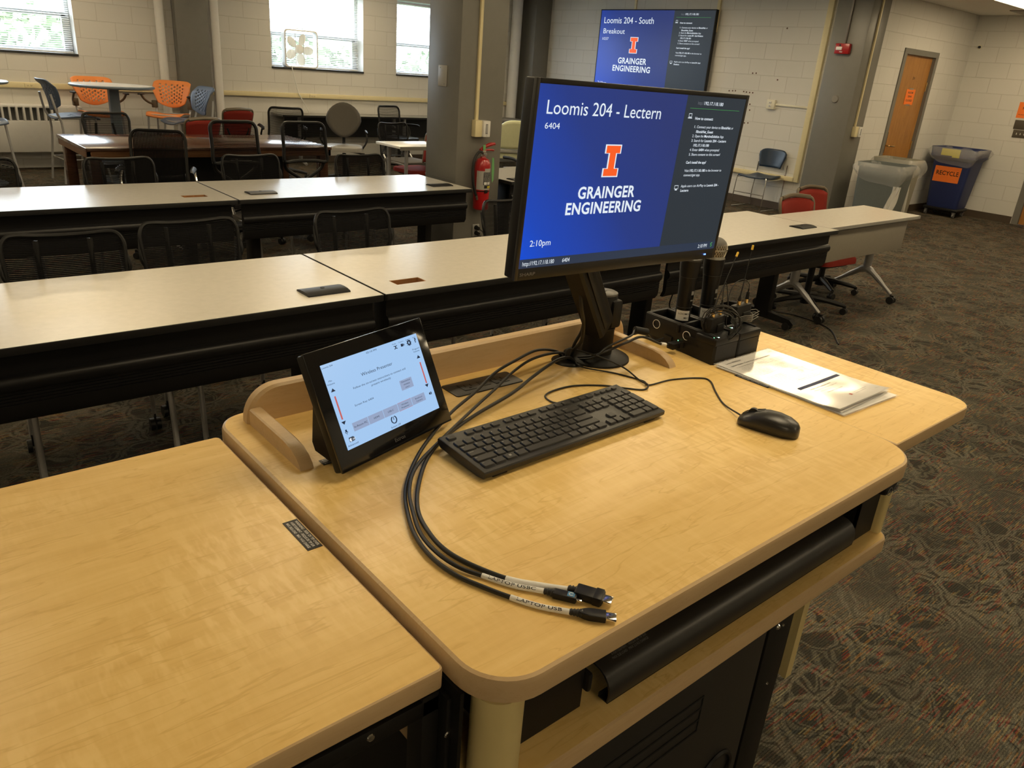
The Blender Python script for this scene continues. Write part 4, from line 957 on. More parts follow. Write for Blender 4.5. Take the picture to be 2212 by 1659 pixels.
for j, rw in enumerate(('789', '456', '123')):
    for i, s_ in enumerate(rw): key(NP+.5+i, yr[3-j], 1, .93, s_)
key(NP+1, yr[0], 2, .93, '0'); key(NP+2.5, yr[0], 1, .93, '.'); key(NP+3.5, (yr[3]+yr[2])/2, 1, 1.86, '+'); key(NP+3.5, (yr[1]+yr[0])/2, 1, 1.86, 'Enter')
for i in range(3): key(NX+.5+i, yr[5], 1, .72, ('Prt', 'Scr', 'Pau')[i], 'function_key')
for i in range(4): key(NP+.4+i*.85 - 1.2*0, yr[5], .75, .55, None, 'media_key')
# window mark and round mark on the bottom row
for dx, dy in ((-.5, -.5), (.5, -.5), (-.5, .5), (.5, .5)):
    cx, cy = -.0+(-KL/2+.0075+3.125*P_)+dx*.0024, (-KD/2+.0105+yr[0]*P_)+dy*.0024
    legends.quad(*[V((cx+a*.001, cy+b*.001, kz(cy)+.0033)) for a, b in ((-1, -1), (1, -1), (1, 1), (-1, 1))])
cx, cy = -KL/2+.0075+12.95*P_, -KD/2+.0105+yr[0]*P_
legends.tube([(cx+.002*cos(a*.7), cy+.0022*sin(a*.7), kz(cy)+.0033) for a in range(9)], .0007, 4)
obj('key_lettering', legends, mat('key_print', (.42, .42, .40), .5), kb)
# ================================================================ mouse
ms = thing('mouse', 'black wired mouse resting on the lectern right of the keyboard', 'mouse', (1.252, .672, L), R(-70))
def mouse_r(i):
    # cross sections along local y (front +) ; values: y, half width, height, side height
    tb = [(-.057, .004, .012, .006), (-.0555, .013, .020, .009), (-.050, .021, .026, .011), (-.035, .0285, .033, .012), (-.015, .0305, .0365, .013), (.005, .0295, .0365, .013), (.025, .0285, .032, .013), (.040, .027, .025, .012), (.050, .0235, .018, .010), (.055, .017, .013, .008), (.0565, .006, .010, .007)]
    y, w_, h_, s_ = tb[i]; out = []
    for k in range(7): a = pi*k/6*.0; 
    pts = [(-w_*.86, .001), (-w_*.98, s_*.6), (-w_, s_*1.1)] + [(-w_*cos(pi*k/10), s_*1.1+(h_-s_*1.1)*sin(pi*k/10)**.75) for k in range(1, 10)] + [(w_, s_*1.1), (w_*.98, s_*.6), (w_*.86, .001)]
    return [V((a, y, b)) for a, b in pts]
MOUSEM = noisy('mouse_black', (.018, .017, .016), .34, .08, 600, .08)
ms.rotation_euler = (0, 0, R(-100)+pi); ms.location = (1.250, .670, L)
ms.rotation_euler = (0, 0, R(18))
obj('body', MB().loft([mouse_r(i) for i in range(11)]), MOUSEM, ms, sharp=60)
obj('scroll_wheel', MB().cyl((-.0035, .031, .0245), (.0035, .031, .0245), .010, seg=20), RUBBER, ms)
obj('wheel_recess', MB().tube([(-.0062, .012, .0366), (-.0062, .040, .0262), (-.0045, .050, .019), (.0045, .050, .019), (.0062, .040, .0262), (.0062, .012, .0366)], .0006, 5, 4), INK, ms)

# ================================================================ cables
def cable(name, label, pts, rad=.003, m=RUBBER, cat='cable', group=None, smooth=8):
    t = thing(name, label, cat, pts[0], 0, group); o0 = V(pts[0])
    obj('cord', MB().tube([V(p)-o0 for p in pts], rad, 10, smooth), m, t, sharp=80); return t, o0
A = [(1.160, 1.145, 1.041), (1.135, 1.142, 1.062), (1.062, 1.127, 1.082), (0.996, 1.117, 1.075), (0.935, 1.109, 1.062), (0.851, 1.067, 1.052), (0.768, 1.027, 1.046), (0.672, 0.961, 1.044), (0.602, 0.9, 1.044), (0.55, 0.841, 1.044), (0.518, 0.785, 1.044), (0.496, 0.731, 1.044), (0.488, 0.679, 1.043), (0.493, 0.634, 1.042), (0.507, 0.595, 1.042), (0.522, 0.561, 1.042), (0.54, 0.528, 1.042), (0.562, 0.499, 1.043)]
B_ = [(1.163, 1.128, 1.041), (1.140, 1.125, 1.062), (1.085, 1.117, 1.072), (1.03, 1.112, 1.070), (0.972, 1.095, 1.062), (0.890, 1.055, 1.054), (0.800, 1.008, 1.050), (0.690, 0.944, 1.0495), (0.599, 0.886, 1.0495), (0.549, 0.829, 1.050), (0.522, 0.777, 1.048), (0.503, 0.728, 1.046), (0.498, 0.683, 1.045), (0.505, 0.644, 1.043), (0.521, 0.612, 1.042), (0.54, 0.576, 1.042), (0.563, 0.546, 1.043)]
C_ = [(1.166, 1.110, 1.041), (1.145, 1.108, 1.056), (1.105, 1.098, 1.064), (1.060, 1.085, 1.062), (0.998, 1.066, 1.054), (0.920, 1.036, 1.047), (0.800, 0.998, 1.044), (0.700, 0.953, 1.044), (0.632, 0.905, 1.044), (0.572, 0.840, 1.044), (0.534, 0.783, 1.044), (0.517, 0.732, 1.044), (0.512, 0.688, 1.043), (0.52, 0.646, 1.042), (0.541, 0.593, 1.042), (0.565, 0.561, 1.042), (0.59, 0.531, 1.043)]
def sleeve(t, o0, pts, rad, a, b, text=None):
    sub = spline([V(p) for p in pts[-4:]], 12)[a:b]; q = [p-o0 for p in sub]
    obj('white_label', MB().tube(q, rad+.0007, 12), WRAP, t, sharp=80)
    if text:
        lens = [0]
        for i in range(1, len(q)): lens.append(lens[-1]+(q[i]-q[i-1]).length)
        def f(x_, y_):
            x_ = max(0, min(lens[-1]-1e-4, x_)); i = max(j for j in range(len(q)) if lens[j] <= x_); i = min(i, len(q)-2)
            tt = (x_-lens[i])/max(lens[i+1]-lens[i], 1e-6); p = q[i].lerp(q[i+1], tt); dr_ = (q[i+1]-q[i]).normalized(); sd = V((-dr_.y, dr_.x, 0)); up_ = V((0, 0, 1))
            a_ = y_/(rad+.001)-.65+pi/2*0; return p + (up_*cos(a_) + sd*sin(a_))*(rad+.0010)
        mb = MB(); put_text(mb, text, lens[-1]*.12, -.0016, .0042, width=lens[-1]*.76, bold=.012, f=f); obj('label_lettering', mb, INK, t)
def endframe(p, q, roll=0, lift=0):
    d_ = (V(q)-V(p)).normalized(); s_ = V((-d_.y, d_.x, 0)).normalized(); n_ = d_.cross(s_)
    if n_.z < 0: n_ = -n_; s_ = -s_
    return M(((d_.x, s_.x, n_.x, p[0]), (d_.y, s_.y, n_.y, p[1]), (d_.z, s_.z, n_.z, p[2]), (0, 0, 0, 1)))
GC = 'three black laptop cables lying on the lectern'
t, o0 = cable('laptop_cable', 'black laptop cable with the USB plug, nearest the front edge', A, .0031, group=GC)
sleeve(t, o0, A, .0031, 12, 37, 'LAPTOP USB')
mt = M.Translation(-o0) @ endframe((.562, .499, 1.0435), (.595, .464, 1.0435))
obj('strain_relief', MB().lathe([(.0030, 0), (.0045, .002), (.0034, .004), (.0048, .006), (.0036, .008), (.0052, .010), (.0040, .012), (.0055, .014), (.005, .016)], (0, 0, 0), 14, (1, 0, 0)), RUBBER, t, mt)
pg = obj('usb_plug', MB().loft([[V((x, y*a, z*b)) for y, z in ((-.5, -.4), (-.4, -.5), (.4, -.5), (.5, -.4), (.5, .4), (.4, .5), (-.4, .5), (-.5, .4))] for x, a, b in ((.012, .007, .008), (.018, .0125, .0088), (.024, .0155, .009), (.043, .0155, .009), (.0435, .014, .008))]), BLACK, t, mt)
obj('usb_shell', MB().box(.043, .056, -.006, .006, -.0022, .0022, .0004), CHROME, pg); obj('usb_holes', MB().box(.047, .0492, -.0036, -.0014, .0018, .0024).box(.047, .0492, .0014, .0036, .0018, .0024), INK, pg)
t, o0 = cable('laptop_cable', 'black laptop cable with the middle plug carrying a blue square mark', B_, .0029, group=GC)
sleeve(t, o0, B_, .0029, 11, 37, 'LAPTOP USBC')
mt = M.Translation(-o0) @ endframe((.563, .546, 1.0435), (.592, .503, 1.0435))
obj('strain_relief', MB().lathe([(.0030, 0), (.0045, .002), (.0034, .004), (.0048, .006), (.0036, .008), (.0052, .010), (.0040, .012), (.005, .014)], (0, 0, 0), 14, (1, 0, 0)), RUBBER, t, mt)
pg = obj('usb_c_plug', MB().box(.012, .042, -.0062, .0062, -.0045, .0045, .0018), BLACK, t, mt)
obj('metal_tip', MB().box(.042, .049, -.0042, .0042, -.0013, .0013, .001), CHROME, pg)
obj('blue_mark', MB().box(.030, .039, -.0045, .0045, .0044, .0047), mat('blue_print', s2l((70, 130, 180)), .5), pg); obj('white_arc', MB().tube([(.0345+.0026*cos(R(a)), .0026*sin(R(a)), .0048) for a in range(30, 331, 30)], .0006, 5), WINK, pg)
t, o0 = cable('laptop_cable', 'black laptop cable with the HDMI plug, farthest from the front edge', C_, .0034, group=GC)
sleeve(t, o0, C_, .0034, 12, 37)
mt = M.Translation(-o0) @ endframe((.590, .531, 1.0450), (.616, .484, 1.0450))
obj('strain_relief', MB().lathe([(.0036, 0), (.005, .002), (.0040, .004), (.0056, .006), (.0042, .008), (.0058, .010), (.005, .012)], (0, 0, 0), 14, (1, 0, 0)), RUBBER, t, mt)
pg = obj('hdmi_plug', MB().box(.010, .046, -.0105, .0105, -.0055, .0055, .002).box(.034, .0445, -.0112, .0112, -.0060, .0060, .001), BLACK, t, mt)
obj('metal_tip', MB().box(.046, .057, -.0070, .0070, -.0022, .0022, .0008), CHROME, pg)
z_ = 1.0400
cable('mouse_cable', 'thin black cable curving from the grommet to the mouse', [(1.175, 1.125, 1.042), (1.154, 1.078, 1.043), (1.199, 1.017, z_), (1.219, 0.957, z_), (1.213, 0.934, z_), (1.28, 0.929, z_), (1.344, 0.904, z_), (1.352, 0.880, z_), (1.311, 0.835, z_), (1.271, 0.785, z_), (1.240, .724, 1.047)], .0017)
cable('keyboard_cable', 'thin black cable looping from the grommet to the back of the keyboard', [(1.153, 1.133, 1.042), (1.141, 1.117, 1.056), (1.143, 1.118, 1.070), (1.158, 1.11, 1.073), (1.198, 1.06, 1.062), (1.228, 1.020, 1.046), (1.214, 0.962, z_+.001), (1.203, 0.929, z_+.004), (1.183, 0.923, z_), (1.154, 0.949, z_), (1.122, 0.984, z_), (1.068, 1.013, z_), (1.015, 1.016, z_), (0.98, 1.004, z_), (0.972, 0.975, z_), (0.972, .940, 1.050)], .0018)
cable('monitor_cable', 'pair of black cables hanging down the monitor arm into the grommet', [(1.171, 1.13, 1.042), (1.160, 1.112, 1.07), (1.158, 1.09, 1.10), (1.137, 1.07, 1.15), (1.110, 1.055, 1.19), (1.10, 1.06, 1.25)], .0042)
cable('monitor_cable', 'second black cable beside the pair behind the monitor post', [(1.178, 1.136, 1.042), (1.168, 1.12, 1.08), (1.166, 1.10, 1.12), (1.146, 1.08, 1.17), (1.118, 1.066, 1.22), (1.11, 1.07, 1.27)], .0036)
t, o0 = cable('charger_cable', 'black power cable with a ferrite lump leading to the microphone charger', [(1.178, 1.118, 1.042), (1.186, 1.075, 1.06), (1.221, 1.072, 1.078), (1.262, 1.064, 1.092), (1.300, 1.070, 1.095), (1.337, 1.091, 1.095), (1.362, 1.080, 1.090), (1.400, 1.083, 1.062), (1.440, 1.087, 1.058)], .0024)
obj('ferrite', MB().cyl(V((1.334, 1.092, 1.0955))-o0, V((1.366, 1.080, 1.088))-o0, .0085, seg=18), BLACK, t)
t, o0 = cable('network_cable', 'black network cable with a white tag plugged into the microphone charger', [(1.182, 1.128, 1.042), (1.190, 1.08, 1.062), (1.232, 1.070, 1.072), (1.282, 1.066, 1.082), (1.341, 1.072, 1.083), (1.398, 1.056, 1.060), (1.440, 1.046, 1.056)], .0030)
obj('white_tag', MB().cyl(V((1.394, 1.0575, 1.0615))-o0, V((1.408, 1.0535, 1.0583))-o0, .0044, seg=14), WRAP, t)
obj('connector', MB().box(1.415, 1.443, 1.036, 1.056, 1.048, 1.063, .002), BLACK, t, M.Translation(-o0))
# ================================================================ microphone charger with microphones and body packs
ck = thing('microphone_charger', 'black four bay microphone charging dock on the right side shelf', 'charger', (1.46, 1.055, L-.004))
CT = M.Translation((-1.46, -1.055, -(L-.004)))
def cobj(n_, mb, m, p=None): return obj(n_, mb, m, p or ck, CT if p is None else None)
zt = 1.100
body = MB()
fx = lambda y: 1.452+(y-.944)*.06
base = [(1.447, .948), (1.455, .945), (1.536, .945), (1.541, .948), (1.541, 1.16), (1.475, 1.165), (1.468, 1.162)]
cobj('housing', MB().prism([(1.449, .950), (1.455, .9455), (1.5365, .9455), (1.540, .949), (1.543, 1.170), (1.477, 1.170), (1.470, 1.166)], L-.004, zt-.020).box(1.462, 1.472, .96, 1.165, zt-.022, zt, .002).box(1.532, 1.542, .96, 1.165, zt-.022, zt, .002).box(1.462, 1.542, 1.158, 1.168, zt-.022, zt, .002).box(1.45, 1.541, .9455, 1.005, zt-.021, zt-.004, .003).box(1.455, 1.54, 1.058, 1.066, zt-.022, zt-.002, .001).box(1.4585, 1.4625, .95, 1.165, L+.01, zt-.001, .001), BLACK)
cobj('second_housing', MB().prism(rr(1.5435, 1.631, .9455, 1.160, .006, 3), L-.004, zt-.022).box(1.5435, 1.631, .9455, 1.005, zt-.023, zt-.003, .004).box(1.5435, 1.552, .96, 1.16, zt-.022, zt, .002).box(1.624, 1.631, .96, 1.16, zt-.022, zt, .002).box(1.545, 1.63, 1.152, 1.160, zt-.022, zt, .002), BLACK)
mb = MB()
for y_, z_c in ((1.128, 1.080), (1.035, 1.078)):
    mb.tube([(1.4575, y_+.0105*cos(2*pi*i/24), z_c+.0105*sin(2*pi*i/24)) for i in range(24)], .0008, 5, closed=True)
cobj('bay_ring_mark', mb, WINK)
mb = MB(); mb.box(1.455, 1.4585, 1.075, 1.10, 1.046, 1.062).box(1.4545, 1.458, 1.038, 1.052, 1.046, 1.060); cobj('rear_socket', mb, mat('socket_dark', (.004, .004, .004), .7))
cobj('status_leds', MB().box(1.458, 1.462, .958, .9605, zt-.0042, zt-.0028).box(1.463, 1.467, .956, .9585, zt-.0042, zt-.0028).box(1.548, 1.552, .985, .9875, zt-.0032, zt-.0018).box(1.553, 1.557, .983, .9855, zt-.0032, zt-.0018).box(1.4535, 1.4545, 1.053, 1.055, 1.060, 1.062), LED_G)
cobj('white_leds', MB().box(1.468, 1.472, .954, .9565, zt-.0042, zt-.0028).box(1.558, 1.562, .981, .9835, zt-.0032, zt-.0018), LED_W)
mb = MB(); put_text(mb, 'SHURE', 1.508, .954, .005, width=.018, f=lambda a, b: V((a, b, zt-.0037))); put_text(mb, 'SHURE', 1.598, .954, .005, width=.018, f=lambda a, b: V((a, b, zt-.0027))); cobj('brand_lettering', mb, GINK)
cobj('rear_cables', MB().tube([(1.632, .985, 1.055), (1.642, .98, 1.060), (1.645, .968, 1.052), (1.634, .965, 1.046)], .0025, 8, 4).tube([(1.631, .975, 1.062), (1.645, .97, 1.064), (1.648, .958, 1.056)], .0022, 8, 4), RUBBER)
def mic(base, top, label, grille, z0m):
    base, top = V(base), V(top); t = thing('handheld_microphone', label, 'microphone', base, 0, 'handheld microphones in the charger')
    ax = (top-base); Ln = ax.length; mt = V((0, 0, 1)).rotation_difference(ax.normalized()).to_matrix().to_4x4() @ M.Rotation(R(0), 4, 'Z')
    obj('body', MB().lathe([(0, 0), (.0155, 0), (.0175, .004), (.0185, .02), (.0195, Ln*.55), (.0215, Ln*.74), (.0240, Ln*.86), (.0250, Ln*.96), (.0255, Ln), (0, Ln)], (0, 0, 0), 32), noisy('microphone_black', (.008, .008, .009), .40, .08, 300, .05, .3), t, mt)
    obj('band', MB().lathe([(.0192, Ln*.30), (.0200, Ln*.302), (.0200, Ln*.306), (.0193, Ln*.308)], (0, 0, 0), 32).lathe([(.0215, Ln*.75), (.0222, Ln*.752), (.0222, Ln*.756), (.0217, Ln*.758)], (0, 0, 0), 32), INK, t, mt)
    a0 = R(215); rad = .0196
    def cf(x_, y_): a = a0 + x_/rad; return V((cos(a)*(rad+.0005), sin(a)*(rad+.0005), y_))
    lb = MB(); 
    for i in range(10): lb.quad(cf(-.017+.034*i/10, Ln*.30-.031*1), cf(-.017+.034*(i+1)/10, Ln*.30-.031), cf(-.017+.034*(i+1)/10, Ln*.30-.006), cf(-.017+.034*i/10, Ln*.30-.006))
    o = obj('paper_label', lb, WRAP, t, mt)
    mb = MB(); cg = lambda x_, y_: cf(x_, y_)*1.0 + V((cos(a0+x_/rad)*.0003, sin(a0+x_/rad)*.0003, 0))
    put_text(mb, 'LOOMIS', -.010, Ln*.30-.016, .0046, width=.026, bold=.01, f=cg); put_text(mb, 'MIC', .004, Ln*.30-.026, .0046, width=.012, bold=.01, f=cg); obj('label_lettering', mb, INK, o)
    mb = MB(); cd = lambda x_, y_: V((cos(a0+.9+x_/rad)*.0208, sin(a0+.9+x_/rad)*.0208, y_))
    mb.quad(cd(-.004, Ln*.50), cd(.004, Ln*.50), cd(.004, Ln*.56), cd(-.004, Ln*.56)); mb.quad(cd(-.004, Ln*.41), cd(.004, Ln*.41), cd(.004, Ln*.43), cd(-.004, Ln*.43)); obj('tiny_print', mb, GINK, t, mt)
    if grille:
        R0 = .0265; H0 = Ln+.004
        obj('grille_ball', MB().lathe([(0, H0), (.0215, H0), (R0, H0+.016), (R0-.0005, H0+.024)] + [(R0*cos(R(a)), H0+.022+R0*.92*sin(R(a))) for a in range(8, 91, 8)], (0, 0, 0), 32), mat('grille_core', (.10, .095, .085), .6), t, mt)
        mb = MB()
        def gp(a, hh):
            rad_ = .0220+(R0-.0220)*min(1, hh/.016) if hh < .020 else R0*cos(min(pi/2, (hh-.020)/R0*1.12)); zz = hh if hh < .020 else .020+R0*.92*sin(min(pi/2, (hh-.020)/R0*1.12)); return V((cos(a)*(rad_+.0006), sin(a)*(rad_+.0006), H0+zz))
        for k in range(26):
            for sg in (1, -1): mb.tube([gp(2*pi*k/26+sg*.95*j/12, .0435*j/12) for j in range(13)], .00055, 3)
        obj('wire_mesh', mb, mat('warm_silver_wire', (.62, .58, .48), .3, .9), t, mt)
        obj('grille_ring', MB().lathe([(R0-.001, H0+.0165), (R0+.0016, H0+.017), (R0+.0016, H0+.0205), (R0-.001, H0+.021)], (0, 0, 0), 36).lathe([(.0228, H0-.004), (.0245, H0-.004), (.0235, H0+.002), (.022, H0+.002)], (0, 0, 0), 32), mat('silver_ring', (.60, .57, .50), .25, .9), t, mt)
    else:
        obj('collar', MB().lathe([(.0240, Ln), (.0256, Ln), (.0256, Ln+.004), (.0235, Ln+.006), (0, Ln+.006)], (0, 0, 0), 32), mat('worn_grey_cap', (.05, .05, .048), .4), t, mt)
    return t
mic((1.499, 1.086, zt-.018), (1.500, 1.087, 1.246), 'black handheld microphone in the charger, its head hidden behind the monitor', False, 0)
mic((1.572, 1.068, zt-.018), (1.567, 1.070, 1.248), 'black handheld microphone with a silver ball grille in the charger', True, 0)
def pack(cx, cy, zb, label, ant_tip, ant_label, yawp, lav):
    t = thing('body_pack_transmitter', label, 'transmitter', (cx, cy, zb), yawp, 'body pack transmitters in the charger')
    obj('body', MB().box(-.034, .034, -.010, .012, 0, .046, .004), BLACK, t); obj('battery_cover', MB().box(-.005, .030, -.0125, -.009, .004, .028, .002), BLACKM, t)
    for x_ in (-.014, .020): obj('brass_connector', MB().cyl((x_, 0, .045), (x_, 0, .056), .0050, seg=14), BRASS, t)
    inv = M.Translation((cx, cy, zb)) @ M.Rotation(yawp, 4, 'Z'); tip = inv.inverted() @ V(ant_tip)
    an = obj('antenna', MB().tube([(-.014, 0, .056), (-.014, 0, .070), tuple(V((-.014, 0, .070)).lerp(tip, .5)), tuple(tip)], [.0042, .0016, .0011, .0009], 8, 3), RUBBER, t)
    dd = (tip-V((-.014, 0, .07))).normalized(); obj('yellow_tip', MB().tube([tuple(tip-dd*.004), tuple(tip+dd*.006), tuple(tip+dd*.0075)], [.0026, .0026, .0018], 10), YTIP, an)
    obj('plug', MB().cyl((.020, 0, .055), (.020, 0, .074), .0048, .0038, seg=14).cyl((.020, 0, .074), (.020, 0, .082), .002, seg=8), BLACKM, t)
    cab = obj('microphone_cord', MB().tube(lav, .0011, 6, 5), RUBBER, t, None, sharp=80)
    cab.matrix_local = inv.inverted()
    return t
pack(1.498, .992, zt-.012, 'body pack transmitter in the left bay behind its coiled cord', (1.551, 1.0, 1.272), 'a', R(8),
     [(1.519, .995, 1.170), (1.522, 1.0, 1.195), (1.530, 1.0, 1.206), (1.535, .99, 1.16), (1.53, .98, 1.11), (1.545, .975, 1.105)])
pack(1.603, .995, zt+.002, 'body pack transmitter in the right bay with an upright antenna', (1.610, 1.0, 1.283), 'b', R(4),
     [(1.6225, .996, 1.184), (1.6215, .998, 1.196), (1.600, 1.0, 1.208), (1.565, 1.0, 1.202), (1.542, .995, 1.175), (1.535, .985, 1.140)])
def coil(label, c, rad, n, th, squash, tiltv):
    t = thing('microphone_cord_coil', label, 'cable', c); pts = []
    for k in range(n*16):
        a = 2*pi*k/16; rr_ = rad*(.86+.13*sin(k*.071+1)+.05*sin(k*.37)); q = V((cos(a)*rr_*(1.1 if (k//16) % 2 else .95), .006*sin(k*.21), sin(a)*rr_*squash-.006*sin(k*.05))); pts.append(q)
    mt = M.Rotation(tiltv[2], 4, 'Z') @ M.Rotation(tiltv[0], 4, 'X')
    obj('cord', MB().tube([mt @ p for p in pts], th, 5), RUBBER, t, sharp=80); return t
ct = coil('tangled coil of thin black cord hanging on the charger front', (1.490, .966, 1.122), .043, 7, .0012, .95, (R(-10), 0, R(-52)))
obj('clip', MB().box(.018, .030, -.014, -.008, -.028, -.012, .002).tube([(.024, -.012, -.024), (.03, -.013, -.04), (.026, -.013, -.044)], .0008, 5, 2), BLACK, ct)
ct2 = thing('microphone_cord_coil', 'thin grey cord wound round the right body pack', 'cable', (1.608, .992, 1.112)); mb = MB()
for k in range(5): mb.tube([(.040*cos(2*pi*i/20)+(.026 if i in (0, 1, 19) and k % 2 == 0 else 0), .017*sin(2*pi*i/20)-.001, -.004+k*.0035+.003*sin(i)) for i in range(20)], .0010, 5, closed=True)
obj('cord', mb, mat('grey_cord', (.13, .125, .115), .4), ct2, sharp=80)

# ================================================================ laminated papers
def sheet(name, x0, x1, y0, y1, z_, rot, curl, m):
    def f(u_, v_):
        zz = z_ + curl*(max(0, v_-.75)*0 + max(0, .25-v_)**2*2.2 + max(0, u_-.0)*0) + .0006*sin(u_*9)*sin(v_*7)
        x_ = x0+(x1-x0)*u_; y_ = y0+(y1-y0)*v_; cx, cy = (x0+x1)/2, (y0+y1)/2
        return V((cx+(x_-cx)*cos(rot)-(y_-cy)*sin(rot), cy+(x_-cx)*sin(rot)+(y_-cy)*cos(rot), zz))
    return f
zs = L-.0035
for k, (nm, rot, dx, dy, lab) in enumerate((('laminated_sheet', R(-2.5), .004, -.012, 'bottom laminated instruction sheet of the stack, its corner showing'), ('laminated_sheet', R(1.5), -.002, .002, 'middle laminated instruction sheet of the stack'), ('laminated_sheet', 0, 0, .004, 'top laminated sheet headed System Basics on the right side shelf'))):
    z_k = zs+.0012+k*.0022; f = sheet('p', 1.453+dx, 1.668+dx, .630+dy, .934+dy, z_k, rot, .05 if k == 2 else .015, None)
    f2 = lambda u_, v_: f(-.02+1.04*u_, -.015+1.03*v_) - V((0, 0, .0003))
    t = thing('laminated_sheet', lab, 'paper', (1.56, .78, z_k), 0, 'stack of laminated sheets'); IT = M.Translation((-1.56, -.78, -z_k))
    obj('paper', MB().grid(f, 10, 16), PAPER, t, IT); obj('plastic_sleeve', MB().grid(f2, 10, 16), PAPERSH, t, IT)
    if k == 2:
        mb = MB(); g_ = lambda a, b: f((a-1.453)/.215, (b-.634)/.304) + V((0, 0, .0007))
        def PT(s_, u_, v_, h_, wd, b=0.0, m_=None): put_text(m_ or mb, s_, 1.453+.215*u_, .634+.304*v_, h_, width=.215*wd, bold=b, f=g_)
        PT('Loomis 202/276/204', .08, .945, .0048, .27, .02); PT('10/24/2024', .86, .945, .0022, .09)
        PT('System Basics - Touch Panel and Camera Basics', .08, .895, .0046, .72, .02); PT('1. Connecting/Start-up', .11, .86, .003, .30, .02)
        rl = random.Random(3)
        for i in range(22):
            v_ = .84-.0185*i; wd = .35+.3*rl.random()
            if 9 < i < 12: continue
            PT('To start the system touch the panel and pick the source'[:28+int(20*rl.random())], .12+.03*(i % 3 == 0), v_, .0024, wd)
        PT('Support and Troubleshooting', .25, .315, .003, .4, .02); PT('Need help with this room? Call the support desk', .25, .285, .0026, .45); PT('during class hours', .32, .26, .0024, .2)
        PT('University of Illinois', .60, .12, .0026, .25); PT('Facilities and Services', .60, .10, .0024, .2); PT('Page 1 of 1', .88, .06, .0022, .08)
        for a, b, c, e in ((.68, .95, .845, .843), (.68, .95, .80, .798), (.68, .682, .80, .845), (.95, .952, .80, .845), (.68, .95, .822, .8205), (.78, .782, .80, .845), (.86, .862, .80, .845), (.80, .985, .62, .618), (.80, .985, .53, .528), (.80, .802, .53, .62), (.985, .987, .53, .62)):
            mb.quad(*[g_(1.453+.215*p_, .634+.304*q_) for p_, q_ in ((a, min(c, e)), (b, min(c, e)), (b, max(c, e)), (a, max(c, e)))])
        obj('printed_text', mb, INK, t, IT)
        mb = MB(); 
        for i in range(12): mb.quad(*[g_(1.453+.215*p_, .634+.304*q_) for p_, q_ in ((.16+i*.065, .355), (.225+i*.065, .355), (.225+i*.065, .385), (.16+i*.065, .385))])
        PT('techsupport.illinois.edu', .36, .225, .0026, .3, 0, mb); obj('blue_heading_bar', mb, BLUEPR, t, IT)
        mb = MB(); PT('I', .50, .10, .007, .03, .05, mb); PT('Do not power off the projector here', .40, .47, .0024, .45, 0, mb); obj('red_print', mb, mat('red_ink', s2l((170, 60, 50)), .5), t, IT)
# ================================================================ wall screen
tv = thing('wall_screen', 'large wall mounted screen showing the blue south breakout slide', 'screen', (WX-.10, 8.742, 1.9415))
tv.matrix_world = plane_frame((WX-.10, 8.742, 1.9415), (0, -1, 0), (0, 0, 1))
W, Hh = 2.288, 1.287
obj('housing', MB().box(-W/2-.012, W/2+.012, .004, .06, -Hh/2-.014, Hh/2+.012, .004), BLACK, tv)
obj('bezel', MB().box(-W/2-.014, -W/2, -.002, .006, -Hh/2-.016, Hh/2+.014).box(W/2, W/2+.014, -.002, .006, -Hh/2-.016, Hh/2+.014).box(-W/2, W/2, -.002, .006, Hh/2, Hh/2+.014).box(-W/2, W/2, -.002, .006, -Hh/2-.016, -Hh/2), BLACKM, tv)
obj('wall_bracket', MB().box(-.4, .4, .06, .098, -.25, .25), BLACKM, tv)
show_screen(tv, W, Hh, 'Loomis 204 - South', '1037', '192.17.118.181', 'Loomis 204 - South Breakout', bottom=False, title2='Breakout')

# ================================================================ things on the columns
t = thing('blank_wall_plate', 'painted blank cover plate on the left face of the centre column', 'plate', (3.78, 5.373, 1.525)); obj('plate', MB().box(-.008, -.0005, -.058, .058, -.078, .078, .003), noisy('painted_plate', s2l((168, 166, 160)), .35, .03, 40, 0), t)
obj('screw', MB().cyl((-.0095, .03, .06), (-.008, .03, .06), .004, seg=8).cyl((-.0095, -.03, -.06), (-.008, -.03, -.06), .004, seg=8), GINK, t)
def thermostat(x, y, z, label, cond_top):
    t = thing('thermostat', label, 'thermostat', (x, y, z), 0, 'thermostats on the columns')
    obj('side_box', MB().box(-.068, .0, -.055, -.0005, -.064, .064, .004), CREAM, t)
    f = obj('cover', MB().box(.0, .068, -.075, -.0005, -.062, .062, .005), WHITEP, t); obj('dial_slot', MB().box(.020, .042, -.0765, -.074, -.040, .038, .001), GINK, f); obj('marks', MB().box(.028, .034, -.0775, -.076, -.030, .030).box(.026, .036, -.0765, -.0745, -.055, -.048), mat('pale_marks', (.5, .5, .48), .5), f)
    obj('conduit', MB().box(-.046, -.018, -.022, -.0005, .064, cond_top-z, .003), CREAM, t); return t
thermostat(3.985, 5.15, 1.155, 'cream and white thermostat with a conduit on the centre column', CZ)
thermostat(10.13, 5.15, 1.17, 'cream and white thermostat with a conduit on the column beside the door', CZ)
t = thing('power_outlet', 'wall outlet with two black plugs low on the centre column', 'outlet', (4.012, 5.15, .335)); obj('plate', MB().box(-.035, .035, -.008, -.0005, -.058, .045, .003), mat('steel_plate', (.5, .5, .48), .3, .6), t)
obj('plug', MB().cyl((0, -.008, .018), (0, -.045, .012), .020, .016, 14).cyl((.004, -.008, -.028), (.004, -.045, -.034), .020, .016, 14), BLACK, t); obj('plug_cord', MB().tube([(0, -.04, .012), (.02, -.08, -.01), (.05, -.085, -.10), (.08, -.08, -.2), (.12, -.06, -.32)], .005, 6, 4).tube([(.004, -.04, -.034), (.03, -.07, -.07), (.055, -.075, -.16), (.07, -.07, -.32)], .005, 6, 4), RUBBER, t)
